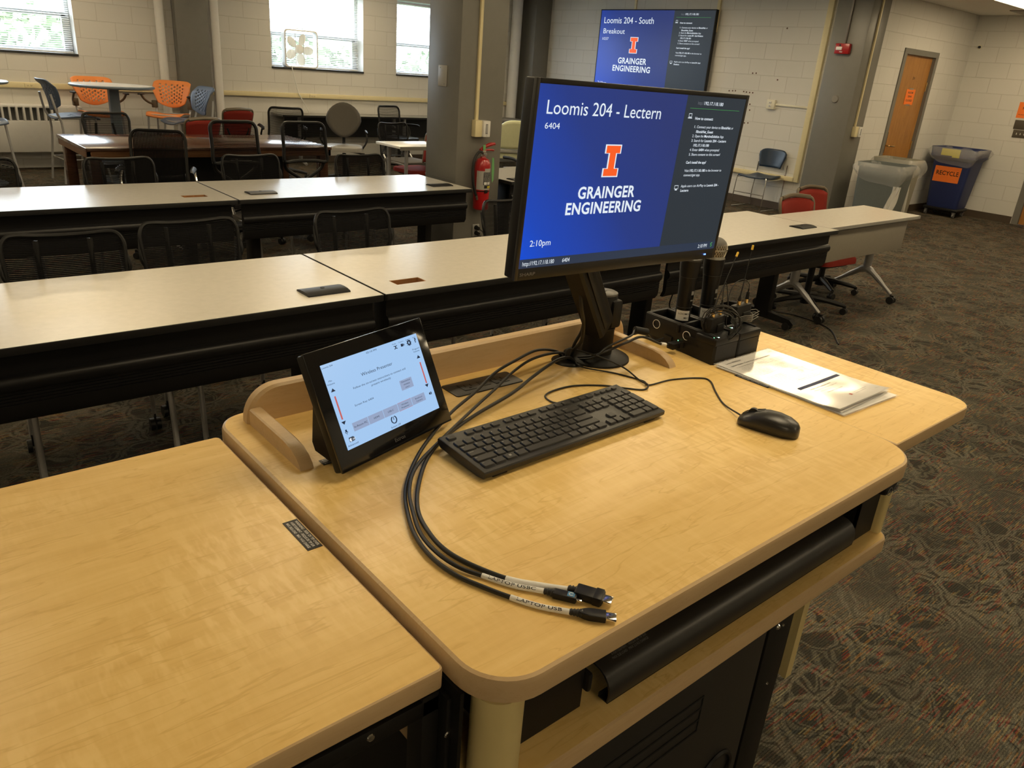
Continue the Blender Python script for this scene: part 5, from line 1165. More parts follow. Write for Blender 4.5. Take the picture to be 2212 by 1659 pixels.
# fire extinguisher
ex = thing('fire_extinguisher', 'red fire extinguisher hanging on the front face of the centre column', 'fire extinguisher', (3.995, 5.075, .52))
obj('cylinder', MB().lathe([(0, 0), (.058, 0), (.064, .006), (.065, .02), (.065, .345), (.062, .375), (.048, .40), (.026, .412), (.022, .425), (0, .425)], (0, 0, 0), 36), REDP, ex)
obj('valve', MB().lathe([(.020, .42), (.024, .425), (.024, .455), (.014, .465), (0, .465)], (0, 0, 0), 20).box(-.018, .018, -.014, .014, .44, .47, .003).lathe([(0, .026), (.014, .026), (.016, .022), (.016, 0), (0, 0)], (-.01, -.018, .445), 18, (0, -1, 0)), CHROME, ex)
obj('handle', MB().tube([(-.03, 0, .468), (.02, 0, .472), (.07, 0, .474), (.105, 0, .470)], .010, 8, 4, flat=.7).tube([(-.035, 0, .475), (-.01, 0, .487), (.05, 0, .512), (.10, 0, .520), (.12, 0, .516)], [.012, .016, .018, .014, .006], 8, 4, flat=.8), REDP, ex)
obj('green_tag', MB().box(-.022, .004, -.022, -.018, .475, .515, .001).extr([(.055, .42), (.072, .415), (.082, .34), (.080, .24), (.066, .22), (.058, .30)], -.050, -.047, 'y'), GREENT, ex)
obj('hose', MB().tube([(-.01, -.01, .45), (-.05, -.01, .46), (-.092, -.01, .41), (-.105, -.01, .33), (-.100, -.015, .22), (-.078, -.02, .14), (-.066, -.022, .115)], .011, 10, 5), RUBBER, ex)
obj('nozzle', MB().cyl((-.066, -.022, .118), (-.055, -.024, .085), .012, .010, 12), CHROME, ex)
mb = MB(); ang = lambda a, z, rad=.0656: V((rad*sin(R(a)), -rad*cos(R(a)), z))
def wrap(mb, a0, a1, z0_, z1_, rad=.0656, n=10):
    for i in range(n): mb.quad(ang(a0+(a1-a0)*i/n, z0_, rad), ang(a0+(a1-a0)*(i+1)/n, z0_, rad), ang(a0+(a1-a0)*(i+1)/n, z1_, rad), ang(a0+(a1-a0)*i/n, z1_, rad))
    return mb
lb = obj('label', wrap(wrap(MB(), -80, 75, .165, .315), -20, 75, .315, .335), mat('grey_label', (.38, .37, .34), .4), ex)
obj('label_black_panel', wrap(wrap(MB(), -28, 68, .205, .305, .0660), -20, 68, .178, .202, .0660), INK, lb)
mb = MB(); ef = lambda x_, y_: ang(x_, y_, .0664)
for i in range(9): put_text(mb, 'PULL PIN AIM AT BASE SQUEEZE HANDLE SWEEP'[i:i+26], -24, .295-.0095*i, .0055, width=86, f=ef)
wrap(mb, -22, 0, .208, .228, .0664); wrap(mb, 6, 26, .208, .228, .0664); wrap(mb, 32, 52, .208, .228, .0664)
obj('label_print', mb, WINK, lb)
mb = MB(); wrap(mb, 5, 60, .180, .197, .0664); obj('yellow_print', mb, YELLOW, lb)
obj('strap', wrap(MB(), -90, 90, .150, .158, .0662).box(-.02, .01, -.072, -.064, .140, .166, .002), BLACK, ex)
# fire alarm and disc on the second column
t = thing('fire_alarm', 'red fire alarm strobe on the grey column beside the screen wall', 'fire alarm', (9.9, 5.41, 2.13))
obj('housing', MB().box(-.055, -.0005, -.095, .095, -.06, .06, .008), REDP, t); obj('strobe_lens', MB().box(-.066, -.054, -.005, .075, -.018, .022, .006), mat('clear_strobe', (.8, .8, .8), .1, coat=.5), t)
mb = MB(); put_text(mb, 'FIRE', 0, 0, .016, width=.04, bold=.02, f=lambda a, b: V((-.056, .025-a, -.045+b))); obj('alarm_lettering', mb, WINK, t); obj('dark_sounder', MB().cyl((-.0565, .03, .038), (-.054, .03, .038), .012, seg=12), INK, t)
obj('conduit', MB().box(-.028, -.0005, -.018, .010, .06, CZ-2.13, .004), noisy('brown_grey_conduit', s2l((122, 116, 110)), .4, .03, 30, 0), t)
t = thing('round_cover', 'round grey blank cover on the column below the fire alarm', 'cover', (9.9, 5.38, 1.541)); obj('disc', MB().lathe([(0, .016), (.040, .015), (.046, .008), (.047, 0), (0, 0)], (0, 0, 0), 32, (-1, 0, 0)), noisy('grey_disc', s2l((128, 124, 116)), .4, .03, 40, 0), t)
struct('trim_2', MB().box(WX-.03, WX-.001, 5.62, 5.70, .44, CZ-.01, .004), CREAM)
# signs
def paper_sign(name, label, c, face, w_, h_, lines, m=ORPAPER, crease=True):
    rgt, = ((1, 0, 0),) if face == 'y-' else ((0, -1, 0),)
    t = thing(name, label, 'sign', c); t.matrix_world = plane_frame(c, rgt, (0, 0, 1))
    obj('paper', MB().box(-w_/2, w_/2, -.0012, 0, -h_/2, h_/2), m, t); mb = MB()
    for s_, z_, hh, wd in lines: put_text(mb, s_, 0, z_, hh, 'c', off=.0018, width=wd, bold=.02)
    obj('lettering', mb, INK, t); return t
t = paper_sign('door_sign', 'orange paper sign taped to the wooden door', (11.665, DY+.026, 1.633), 'y-', .27, .19*1.05, [('ROOM', .045, .026, .15), ('204A', -.005, .026, .12), ('CLOSED', -.058, .026, .19)])
obj('tape', MB().box(-.06, .06, -.0022, -.0012, .095, .115).box(-.06, .06, -.0022, -.0012, -.115, -.095), mat('clear_tape', (.6, .6, .56), .3, alpha=.35), t)
paper_sign('wall_sign', 'orange paper sign on the end wall at the right edge', (XB-.002, 4.22, 1.575), 'x-', .25, .215, [('NOTICE', .01, .035, .13), ('PLEASE READ', -.065, .009, .2)])
t = thing('wall_placard', 'dark room placard under the orange sign at the right edge', 'placard', (XB-.002, 4.22, 1.375)); t.matrix_world = plane_frame((XB-.002, 4.22, 1.375), (0, -1, 0), (0, 0, 1)); PLACM = mat('brown_placard', (.085, .072, .052), .5); obj('plate', MB().box(-.115, .2, -.006, 0, -.06, .065, .002), PLACM, t)
t = thing('light_switch_panel', 'dark switch panel with a row of small toggles at the right edge', 'switch panel', (XB-.002, 4.22, 1.255)); t.matrix_world = plane_frame((XB-.002, 4.22, 1.255), (0, -1, 0), (0, 0, 1)); obj('plate', MB().box(-.10, .2, -.006, 0, -.055, .05, .002), PLACM, t)
obj('toggle', MB().box(-.05, -.043, -.016, -.005, -.015, .01).box(0, .007, -.016, -.005, -.015, .01).box(.05, .057, -.016, -.005, -.015, .01).box(.10, .107, -.016, -.005, -.015, .01), WHITEP, t)
t = thing('wall_peg', 'small dark fitting high on the end wall near the corner', 'fitting', (XB, 5.10, 2.385)); obj('stud', MB().lathe([(0, .03), (.016, .03), (.018, .0), (0, 0)], (0, 0, 0), 14, (-1, 0, 0)), INK, t); obj('ring', MB().lathe([(.018, .004), (.032, .003), (.034, 0), (.018, 0)], (0, 0, 0), 18, (-1, 0, 0)), IVORY, t)

# ================================================================ bins
def liner(name_m, cx, w0, d0, zt_, drop, seedv, sag, flare=.035):
    """bin bag: folded over the rim and hanging down outside in pleats"""
    rn = random.Random(seedv); n = 72; ph = [rn.random()*6.28 for _ in range(6)]
    def f(u_, v_):
        a = 2*pi*u_; k = abs(cos(a))**.35*(1 if cos(a) > 0 else -1), abs(sin(a))**.35*(1 if sin(a) > 0 else -1)
        pl = .010*sin(9*a+ph[0])+.007*sin(17*a+ph[1])+.006*sin(31*a+ph[2])
        dr_ = drop*(.78+.22*sin(2*a+ph[3])) + sag(a)
        if v_ < .25: q = v_/.25; ex_, z_ = -.03*(1-q), zt_-.12*(1-q)
        else: q = (v_-.25)/.75; ex_, z_ = .012+flare*1.5*sin(pi*min(1, q*1.05))*.9, zt_+.006-dr_*q
        m_ = 1+pl*(.4+q)*1.6
        return V((k[0]*(w0/2+ex_)*m_, k[1]*(d0/2+ex_)*m_, z_))
    mb = MB().grid(f, n, 14); bmesh.ops.remove_doubles(mb.bm, verts=mb.bm.verts, dist=1e-5); return mb
BAG = mat('clear_bin_bag', (.80, .80, .78), .18, alpha=.24); BAGW = mat('milky_bin_bag', (.80, .78, .72), .35, alpha=.72)
def wastebin(cx, cy, rz, w_, d_, h_, label, m, seedv):
    t = thing('waste_bin', label, 'bin', (cx, cy, 0), rz)
    out = lambda k: rr(-w_/2*k, w_/2*k, -d_/2*k, d_/2*k, .05*k, 5)
    L_ = [(.80, .01), (.84, .05), (.96, h_-.08), (.97, h_-.05), (1.02, h_-.05), (1.03, h_), (.99, h_), (.95, h_-.06), (.80, .06)]
    mb = MB(); mb.loft([[V((p[0], p[1], z)) for p in out(k)] for k, z in L_]); obj('bin_body', mb, m, t)
    obj('bin_bag', liner('bag', 0, w_*1.02, d_*1.02, h_+.004, .26, seedv, lambda a: 0), BAG, t); return t
wastebin(10.12, 4.61, R(-84), .56, .50, .84, 'grey waste bin with a clear liner in front of the door', BINGREY, 3)
t = wastebin(10.97, 4.86, R(-88), .50, .46, .86, 'second waste bin behind the first, its liner trailing down', noisy('beige_bin', s2l((150, 146, 130)), .5, .04, 60, 0), 5)
mb = MB(); mb.grid(lambda u_, v_: V((.10+.20*u_+.05*v_+.012*sin(13*u_+3*v_), -.245-.02*sin(9*u_)-.012*v_, .70-.62*v_)), 14, 10); obj('bag_tail', mb, BAGW, t)
mb = MB(); mb.grid(lambda u_, v_: V((.21+.10*u_-.04*v_+.01*sin(11*u_+5*v_), -.235-.015*sin(11*u_)-.02*v_, .60-.30*v_)), 10, 8); t0 = bpy.data.objects['waste_bin']; obj('bag_tail', mb, BAGW, t0)
# blue recycling cart
rb = thing('recycling_bin', 'blue wheeled recycling bin with an orange RECYCLE sign', 'recycling bin', (12.80, 4.80, 0), R(-88))
w_, d_, h_ = .56, .52, .93; bb = MB()
bb.loft([[V((p[0], p[1], z)) for p in rr(-w_/2*k, w_/2*k, -d_/2*k, d_/2*k, .05, 5)] for k, z in ((.78, .13), (.80, .16), (.97, h_-.12), (1.0, h_-.11), (1.12, h_-.07), (1.16, h_+.06), (1.10, h_+.06), (1.05, h_-.04), (.9, h_-.15), (.75, .2))])
obj('bin_body', bb, BINBLUE, rb)
obj('dolly', MB().box(-.25, .25, -.22, .22, .085, .13, .02), BLACK, rb)
for x_, y_ in ((-.2, -.18), (.2, -.18), (-.2, .18), (.2, .18)): obj('caster', MB().cyl((x_-.013, y_, .036), (x_+.013, y_, .036), .035, seg=14).box(x_-.02, x_+.02, y_-.02, y_+.02, .06, .09), mat('grey_caster', (.14, .14, .14), .4), rb)
obj('bin_bag', liner('bag', 0, w_*1.14, d_*1.14, h_+.065, .17, 9, lambda a: .13*math.exp(-((a-5.2)/.7)**2), .03), BAG, rb)
obj('yellow_label', MB().box(-.16, .10, -d_/2*1.155-.004, -d_/2*1.155, h_-.05, h_+.045).box(.0, .1, -d_/2*1.15-.004, -d_/2*1.15, h_-.07, h_-.05), YELLOW, rb)
def yb(z): return -(d_/2)*(.80+.17*(z-.16)/(h_-.28))-.003
sg = obj('orange_sign', MB().quad(V((-.21, yb(.50), .50)), V((.155, yb(.50), .50)), V((.165, yb(.725), .725)), V((-.205, yb(.725), .725))), ORPAPER, rb)
mb = MB(); put_text(mb, 'RECYCLE', -.175, .60, .062, width=.315, bold=.012, f=lambda a, b: V((a, yb(b)-.002, b))); obj('sign_lettering', mb, INK, sg)

# ================================================================ navy chair by the screen wall
t = thing('stacking_chair', 'navy vinyl chair with thin chrome legs against the screen wall', 'chair', (9.93, 6.26, 0), R(-90))
mb = MB().grid(lambda u_, v_: V(((u_-.5)*(.42-.05*v_**2), -.23+.44*v_, .452-.012*cos(6*(v_-.5))*1-.014*sin(pi*u_)+.012*(1-v_)**3*-1)), 10, 10); obj('seat', mb, NAVY, t, mods=.02)
def nb(u_, v_):
    wd = (.34+.12*v_) if v_ < .7 else .424+.0*(v_); ed = abs(2*u_-1)**6*.05*(v_**3); return V(((u_-.5)*wd, .235+.03*v_-.055*abs(2*u_-1)**2, .565+.25*v_-ed*1.0))
obj('backrest', MB().grid(nb, 14, 10), NAVY, t, mods=.016)
for sx in (-1, 1):
    obj('leg', MB().tube([(sx*.19, -.20, .44), (sx*.235, -.215, .42), (sx*.245, -.24, .012)], .0065, 7, 3), CHROME, t)
    obj('leg', MB().tube([(sx*.235, .255, .62), (sx*.235, .245, .44), (sx*.245, .23, .20), (sx*.245, .24, .012)], .0065, 7, 3), CHROME, t)
    obj('side_rail', MB().tube([(sx*.235, -.215, .42), (sx*.235, .20, .435), (sx*.225, .235, .50), (sx*.205, .225, .60)], .006, 7, 3).tube([(sx*.245, -.235, .012), (sx*.245, .24, .012)], .006, 7), CHROME, t)
obj('front_rung', MB().cyl((-.245, -.232, .22), (.245, -.232, .22), .006, seg=8), CHROME, t)

# ================================================================ far furniture
wt2 = thing('conference_table', 'dark polished wooden conference table behind the second row', 'table', (2.70, 7.87, 0))
hx, hy = 1.125, .54
obj('tabletop', MB().prism(rr(-hx, hx, -hy, hy, .01, 2), .722, .75, .004), WOODTAB, wt2)
obj('apron', MB().box(-hx+.01, hx-.01, -hy+.01, -hy+.035, .665, .722).box(-hx+.01, hx-.01, hy-.035, hy-.01, .665, .722).box(-hx+.01, -hx+.035, -hy+.01, hy-.01, .665, .722).box(hx-.035, hx-.01, -hy+.01, hy-.01, .665, .722), wood('medium_cherry', s2l((120, 84, 56)), s2l((92, 58, 38)), s2l((140, 100, 70)), fleck=.1), wt2)
obj('modesty_board', MB().box(-.75, .75, -.20, -.18, .34, .70), BLACK, wt2)
for sx in (-1, 1):
    for sy in (-1, 1): obj('leg', MB().box(sx*(hx-.075)-.045, sx*(hx-.075)+.045, sy*(hy-.075)-.045, sy*(hy-.075)+.045, 0, .70, .006), WOODTAB, wt2)
# chairs round it
def arms(t, m, z_=.64, w_=.27, y0=-.16, y1=.14, padm=None):
    for sx in (-1, 1):
        a = obj('armrest', MB().tube([(sx*w_, y0, z_), (sx*w_, y0+.06, z_+.01), (sx*w_, y1, z_), (sx*w_, y1+.05, z_-.02)], [.017, .022, .022, .015], 8, 4, flat=.6), padm or m, t)
        obj('arm_support', MB().tube([(sx*w_, y1-.04, z_-.015), (sx*(w_+.01), .06, z_-.12), (sx*.22, .04, .43)], .012, 8, 3), m, a)
def make_open_chair():
    t = thing('open_frame_chair', 'x', 'chair'); star_base(t, .30, BLACKM)
    obj('seat', MB().prism(rr(-.24, .24, -.26, .22, .09, 6), .43, .475, .018), BLACK, t)
    mesh_back(t, .42, .34, .66, .24, .05, .03, pitch=.009, fill=.60, top_dip=.0, frame_r=.016, taper=1.0)
    obj('y_support', MB().tube([(-.20, .245, .66), (-.17, .27, .58), (-.05, .27, .50), (0, .27, .46), (.05, .27, .50), (.17, .27, .58), (.20, .245, .66)], .017, 8, 5).tube([(0, .27, .47), (0, .22, .42), (0, .08, .40)], .02, 8, 4), BLACKM, t); return t
pf_ = placer(make_open_chair()); G = 'open frame mesh chairs in front of the wooden table'
pf_((2.73, 6.80, 0), R(2), 'open-framed black chair, left of the pair in front of the wooden table', G)
pf_((3.38, 6.80, 0), R(-2), 'open-framed black chair, right of the pair in front of the wooden table', G)
t = thing('ribbed_office_chair', 'dark ribbed high back office chair with polished arms at the wooden table', 'chair', (1.93, 6.66, 0), R(-22)); star_base(t, .31, CHROME)
obj('seat', MB().prism(rr(-.24, .24, -.25, .22, .08, 6), .42, .48, .02), BLACK, t)
mesh_back(t, .42, .44, .49, .24, .10, .04, pitch=.0105, fill=.88, top_dip=.0, frame_r=.014, taper=.97, vertical=True, name='ribbed_back')
obj('lower_back_shell', MB().grid(lambda u_, v_: V(((u_-.5)*.38, .245+.05*v_-.04*(2*u_-1)**2, .43+.14*v_+.03*(2*u_-1)**2)), 12, 5), BLACKM, t, mods=.012)
arms(t, CHROME, .66, .27, -.18, .14, BLACK)
def make_plain_task(top=1.0, round_back=False):
    t = thing('task_chair', 'x', 'chair'); star_base(t, .30, BLACKM)
    obj('seat', MB().prism(rr(-.24, .24, -.25, .22, .10, 6), .44, .50, .02), GREYPL if round_back else BLACK, t); return t
pm_ = make_plain_task(); mesh_back(pm_, .44, .40, .52, .24, .06, .05, pitch=.008, fill=.6, frame_r=.014, top_dip=.0, taper=.96); arms(pm_, BLACKM, .66, .28)
pl_ = placer(pm_)
pl_((4.62, 10.25, 0), R(168), 'black mesh task chair right of the red chairs by the far wall', 'black mesh task chairs by the far wall')
pl_((6.68, 10.60, 0), R(12), 'black mesh task chair at the grey wall table, left of the centre column', 'black mesh task chairs by the far wall')
t = thing('mesh_chair', 'black chair standing on the far side of the wooden table, beside its left leg', 'chair', (2.16, 8.66, 0), R(6)); star_base(t, .29)
mesh_back(t, .46, .42, .48, .22, .06, .03, pitch=.0085, fill=.66, top_dip=.004, frame_r=.013, taper=.85); obj('back_support', MB().tube([(-.12, .26, .48), (-.08, .30, .80)], .012, 6).tube([(.12, .26, .48), (.08, .30, .80)], .012, 6), BLACKM, t); obj('seat', MB().prism(rr(-.23, .23, -.25, .20, .08, 5), .43, .47, .015), BLACK, t)
t = make_plain_task(round_back=True); t.name = 'round_back_office_chair'; t['label'] = 'grey office chair with a rounded back at the grey wall table'; t.location = (5.16, 9.55, 0); t.rotation_euler = (0, 0, R(-28))
def rb_(u_, v_):
    a = 2*pi*u_; rd = v_; wd = (.225 - (.055 if sin(a) < 0 else 0)*abs(sin(a))); return V((cos(a)*wd*rd, .27-.05*(cos(a)*rd)**2+.04*sin(a)*rd, .80+.22*sin(a)*rd))
mb = MB().grid(rb_, 28, 6); bmesh.ops.remove_doubles(mb.bm, verts=mb.bm.verts, dist=1e-5); obj('backrest', mb, GREYFAB, t, mods=.05)
obj('back_post', MB().tube([(0, .30, .66), (0, .30, .50), (0, .10, .42)], .02, 8, 4), BLACKM, t); arms(t, BLACKM, .68, .29); obj('levers', MB().cyl((.05, .05, .42), (.26, .12, .38), .007).cyl((.05, .0, .42), (.27, .02, .40), .007), BLACKM, t)
# grey wall table
t = thing('wall_table', 'long grey table standing against the far wall below the windows', 'table', (6.9, 11.36, 0)); obj('tabletop', MB().box(-1.85, 1.85, -.20, .22, .712, .738, .003), GREYPL, t); obj('edge_trim', MB().box(-1.853, 1.853, -.203, -.199, .708, .736), BLACK, t)
for x_ in (-1.5, .15, .35, 1.6): obj('leg', MB().cyl((x_, .0, .06), (x_, .0, .71), .03, seg=12).tube([(x_, -.20, .03), (x_, 0, .075), (x_, .17, .03)], .022, 8, 3), SILVER, t)
obj('modesty_panel', MB().box(-1.7, 1.7, .08, .09, .40, .70), BLACK, t)
# small white table beside the column
t = thing('white_table', 'small white table half hidden by the centre column', 'table', (5.30, 7.65, 0)); obj('tabletop', MB().prism(rr(-.63, .70, -.26, .26, .01, 2), .715, .74, .003), WHITETOP, t); obj('edge_trim', MB().box(-.633, .70, -.263, -.26, .70, .738), GREYPL, t)
for x_ in (-.50, .50):
    for y_ in (-.18, .18): obj('leg', MB().cyl((x_, y_, 0), (x_, y_, .715), .021, seg=12), SILVER, t)
# round bar tables and stools
def bar_table(cx, cy, label):
    t = thing('bar_table', label, 'table', (cx, cy, 0), 0, 'round bar height tables'); tp_ = obj('tabletop', MB().lathe([(0, 1.092), (.43, 1.092), (.43, 1.072), (0, 1.072)], (0, 0, 0), 48), WHITETOP, t); obj('edge_trim', MB().lathe([(.43, 1.0925), (.445, 1.0915), (.458, 1.084), (.458, 1.070), (.44, 1.06), (.43, 1.06)], (0, 0, 0), 48), GREYEDGE, tp_)
    obj('pedestal', MB().prism(rr(-.055, .055, -.055, .055, .02, 4), .03, 1.072), GREYEDGE, t); obj('base_plate', MB().lathe([(0, .03), (.28, .022), (.30, .008), (.30, 0), (0, 0)], (0, 0, 0), 40), GREYEDGE, t)
bar_table(2.62, 10.45, 'round white bar table with a grey edge among the blue and orange stools'); bar_table(1.11, 10.45, 'round white bar table whose rim just enters at the left edge')
def perf(nu, nv, m0, m1):
    return lambda i, j: (m0 <= i < nu-m0 and m1 <= j < nv-m1 and ((i % 2 == 0 and j % 4 in (0, 1)) or (i % 2 == 1 and False)) and True) if (i//2) % 2 == 0 else (m0 <= i < nu-m0 and m1 <= j < nv-m1 and i % 2 == 0 and j % 4 in (2, 3))
def make_stool(m, armed):
    t = thing('bar_stool', 'x', 'stool'); zs_ = .74
    def sf(u_, v_): x_ = (u_-.5)*(.46-.05*(2*v_-1)**4); y_ = -.22+.44*v_; return V((x_, y_, zs_+.012*sin(pi*v_*1.2+.3)-.03*max(0, .25-v_)**2*14-.022*(1-(2*u_-1)**2)))
    obj('seat', MB().grid(sf, 24, 24, perf(24, 24, 5, 10)), m, t, mods=.012)
    def bf(u_, v_):
        wd = .34+.13*min(1, v_*1.6); x_ = (u_-.5)*wd; return V((x_, .225+.06*v_**2*1.2+.04*max(0, v_-.8)*4-.055*abs(2*u_-1)**2, .80+.33*v_-.03*(1-v_)*abs(2*u_-1)**2*-2-.03*abs(2*u_-1)**8*v_))
    obj('backrest', MB().grid(bf, 26, 30, perf(26, 30, 4, 4)), m, t, mods=.012)
    for sx in (-1, 1):
        obj('leg', MB().tube([(sx*.19, -.17, .73), (sx*.205, -.20, .40), (sx*.24, -.25, .01)], .0125, 8, 4), SILVER, t)
        obj('leg', MB().tube([(sx*.20, .265, .98), (sx*.215, .235, .80), (sx*.205, .19, .60), (sx*.235, .25, .01)], .0125, 8, 4), SILVER, t)
    obj('foot_ring', MB().tube([(-.215, -.222, .27), (.215, -.222, .27), (.218, .21, .27), (-.218, .21, .27)], .010, 8, 0, closed=True), CHROME, t)
    obj('seat_frame', MB().tube([(-.19, -.17, .725), (.19, -.17, .725), (.205, .20, .725), (-.205, .20, .725)], .012, 8, 0, closed=True), SILVER, t)
    if armed:
        for sx in (-1, 1):
            a = obj('armrest', MB().prism([(sx*.30+.028*cos(2*pi*i/16), -.04+.10*sin(2*pi*i/16)) for i in range(16)], .955, .972, .004), BLACK, t)
            obj('arm_support', MB().tube([(sx*.295, -.06, .955), (sx*.29, .02, .90), (sx*.27, .12, .855), (sx*.235, .20, .83)], .014, 8, 4).box(sx*.225-.03, sx*.225+.03, .17, .24, .79, .88, .006), TAUPE, a)
    return t
sb = placer(make_stool(BLUEG, False)); so_ = placer(make_stool(ORANGE, True)); GB = 'blue grey bar stools'; GO = 'orange bar stools with arms'
sb((2.16, 10.42, 0), R(95), 'blue grey perforated bar stool left of the bar table, side on', GB)
sb((3.30, 10.05, 0), R(-84), 'blue grey perforated bar stool right of the orange stools', GB)
sb((1.13, 9.80, 0), R(20), 'blue grey bar stool at the left edge, mostly out of frame', GB)
so_((2.60, 11.02, 0), R(2), 'orange perforated bar stool behind the round bar table', GO)
so_((3.38, 10.95, 0), R(-35), 'orange perforated bar stool between the bar table and the blue stool', GO)
# seating beyond the centre column
def cream_chair(loc, rz, label):
    t = thing('vinyl_armchair', label, 'chair', loc, rz, 'pale vinyl chairs beyond the centre column')
    obj('seat', MB().prism(rr(-.24, .24, -.25, .22, .08, 6), .42, .50, .03), CREAMPL, t)
    def bf(u_, v_): x_ = (u_-.5)*(.40+.08*sin(pi*min(v_, .8))); return V((x_, .25+.08*v_-.06*(2*u_-1)**2, .56+.38*v_-.09*abs(2*u_-1)**3*v_))
    obj('backrest', MB().grid(bf, 14, 10), CREAMPL, t, mods=.045)
    for sx in (-1, 1):
        for sy, zt_ in ((-.22, .42), (.24, .60)): obj('leg', MB().tube([(sx*.23, sy, zt_), (sx*.235, sy, .2), (sx*.24, sy*1.05, .01)], .014, 8, 2), GREYPL, t)
        obj('armrest', MB().tube([(sx*.27, .22, .60), (sx*.275, .05, .66), (sx*.275, -.16, .66)], .018, 8, 4), BLACK, t)
    obj('seat_frame', MB().box(-.235, .235, -.22, .26, .50, .545, .01), GREYPL, t)
cream_chair((7.40, 8.78, 0), R(150), 'pale green cream armchair just right of the centre column'); cream_chair((7.62, 10.30, 0), R(160), 'pale cream chair back peeping out behind the first one'); cream_chair((6.12, 6.88, 0), R(178), 'pale cream chair edge beside the monitor, mostly hidden')
t = thing('cafe_table', 'white table beyond the pale vinyl chairs', 'table', (8.55, 9.80, 0)); obj('tabletop', MB().prism(rr(-.75, .5, -.55, .45, .05, 5), .715, .742, .004), WHITETOP, t); obj('pedestal', MB().cyl((0, 0, .02), (0, 0, .715), .04, seg=14), SILVER, t); obj('base_foot', MB().box(-.3, .3, -.03, .03, 0, .03, .01).box(-.03, .03, -.3, .3, 0, .03, .01), SILVER, t)
t = thing('corner_shelf', 'low grey ledge in the far corner below the white pipe', 'shelf', (9.35, 11.40, 0)); obj('ledge', MB().box(-.6, .36, -.22, .18, .70, .74, .004), noisy('grey_ledge', s2l((160, 158, 152)), .4, .03, 40, 0), t); obj('casing', MB().box(-.58, .34, -.18, .18, 0, .70), noisy('grey_casing', s2l((110, 110, 106)), .5, .03, 40, 0), t)

# ================================================================ box fan on the middle sill, with its cord
fan = thing('box_fan', 'white box fan standing on the middle window sill', 'fan', (5.57, WY+.03, 1.377))
fw, fh = .53, .52
obj('frame', MB().loft([[V((p[0], y, p[1])) for p in rr(-fw/2*k, fw/2*k, .26-fh/2*k, .26+fh/2*k, .05*k, 5)] for k, y in ((.93, -.06), (1, -.055), (1, .055), (.93, .06), (.92, .04), (.92, -.04), (.93, -.06))], False), BULB, fan)
mb = MB()
for i in range(-9, 10):
    x_ = i*.0245; zh = .235 if abs(x_) < .2 else .21
    mb.cyl((x_, -.056, .26-zh), (x_, -.056, .26+zh), .0011, seg=4, cap=False)
for rad in (.06, .12, .18, .235): mb.tube([(rad*cos(2*pi*i/28), -.056, .26+rad*sin(2*pi*i/28)) for i in range(28)], .0012, 4, closed=True)
mb.box(-.10, -.092, -.058, -.052, .03, .49).box(.03, .038, -.058, -.052, .03, .49); obj('front_grille', mb, BULB, fan)
obj('hub', MB().lathe([(0, .05), (.035, .048), (.062, .035), (.066, 0), (0, 0)], (-.02, -.01, .255), 30, (0, -1, 0)), FROST, fan)
for k in range(5):
    a0 = R(66+72*k); mb = MB()
    def bl(u_, v_): rad = .05+.18*u_; a = a0+(v_-.5)*(.55+.30*sin(pi*u_))*(1.35-u_*.6); rad2 = rad - .02*(2*v_-1)**2*u_; return V((-.02+rad2*cos(a), .0-.03*(v_-.5), .255+rad2*sin(a)))
    obj('fan_blade', mb.grid(bl, 8, 6), FROST, fan, mods=.004)
obj('carry_handle', MB().tube([(-.10, 0, .518), (-.08, 0, .535), (.06, 0, .535), (.08, 0, .518)], .006, 6, 3), BULB, fan); obj('foot', MB().box(-.2, -.15, -.06, .06, -.0005, .006).box(.15, .2, -.06, .06, -.0005, .006), BULB, fan)
cable('fan_cord', 'pale cord hanging from the box fan down behind the wall table', [(5.40, WY-.035, 1.40), (5.41, WY-.06, 1.30), (5.47, WY-.06, 1.06), (5.52, WY-.075, .95), (5.62, WY-.06, .80), (5.66, WY-.04, .70), (5.66, WY-.03, .45)], .006, WRAP)
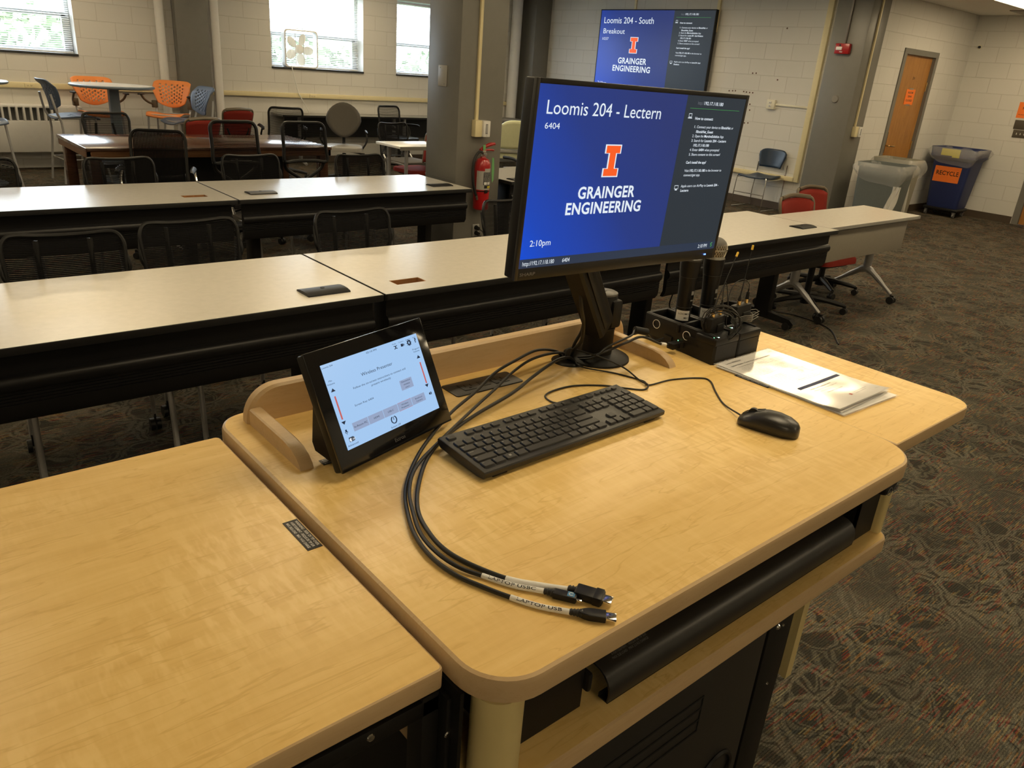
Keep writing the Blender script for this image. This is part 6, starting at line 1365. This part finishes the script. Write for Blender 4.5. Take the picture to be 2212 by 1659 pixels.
cable('floor_cable', 'black cable trailing across the carpet under the nearer row', [(4.25, 3.18, .30), (4.40, 3.30, .10), (4.8, 3.35, .006), (5.2, 3.2, .006), (5.45, 2.95, .006), (5.40, 2.6, .006), (5.1, 2.35, .006)], .005)

# ================================================================ outside: trees beyond the windows
LEAF = noisy('leaf_green', (.20, .27, .15), .6, .25, 3, 0); LEAF2 = noisy('leaf_pale_green', (.25, .31, .19), .6, .25, 3, 0); BARK = noisy('bark', (.12, .09, .07), .9, .2, 10, .3)
def tree_thing(cx, cy, base, h_, rad, label, m, seedv):
    t = thing('tree', label, 'tree', (cx, cy, base), 0, 'trees outside the windows'); rn = random.Random(seedv)
    obj('trunk', MB().tube([(0, 0, 0), (.1, .05, h_*.4), (-.05, 0, h_*.8)], [.22, .16, .08], 8, 3), BARK, t)
    mb = MB()
    for _ in range(2600):
        a = rn.random()*2*pi; b = math.acos(2*rn.random()-1); q = rad*(rn.random()**.4)*(1+.25*sin(3*a+seedv)*sin(2*b))
        p = V((cos(a)*sin(b)*q, sin(a)*sin(b)*q, h_*.72+cos(b)*q*.85)); s_ = .10+.10*rn.random()
        n1 = V((rn.random()-.5, rn.random()-.5, rn.random()-.5)).normalized(); n2 = n1.orthogonal().normalized(); n3 = n1.cross(n2)
        mb.quad(p+n2*s_, p+n3*s_*.7, p-n2*s_, p-n3*s_*.7)
    obj('foliage', mb, m, t)
tree_thing(4.0, 21.0, -4.0, 6.0, 2.0, 'leafy tree outside the leftmost window', LEAF, 1)
tree_thing(9.6, 21.5, -4.0, 6.1, 1.7, 'leafy tree outside the window with the box fan', LEAF, 2)
tree_thing(12.6, 24.5, -4.0, 6.0, 1.6, 'pale leafy tree outside the window with the box fan, farther right', LEAF2, 3)
tree_thing(15.3, 21.5, -4.0, 5.9, 2.0, 'leafy tree outside the window beside the centre column', LEAF, 4)
struct('ground_outside', MB().box(-20, 40, 12.2, 60, -4.3, -4.0), noisy('lawn', (.16, .22, .08), .9, .2, 3, 0))
bpy.context.view_layer.update()
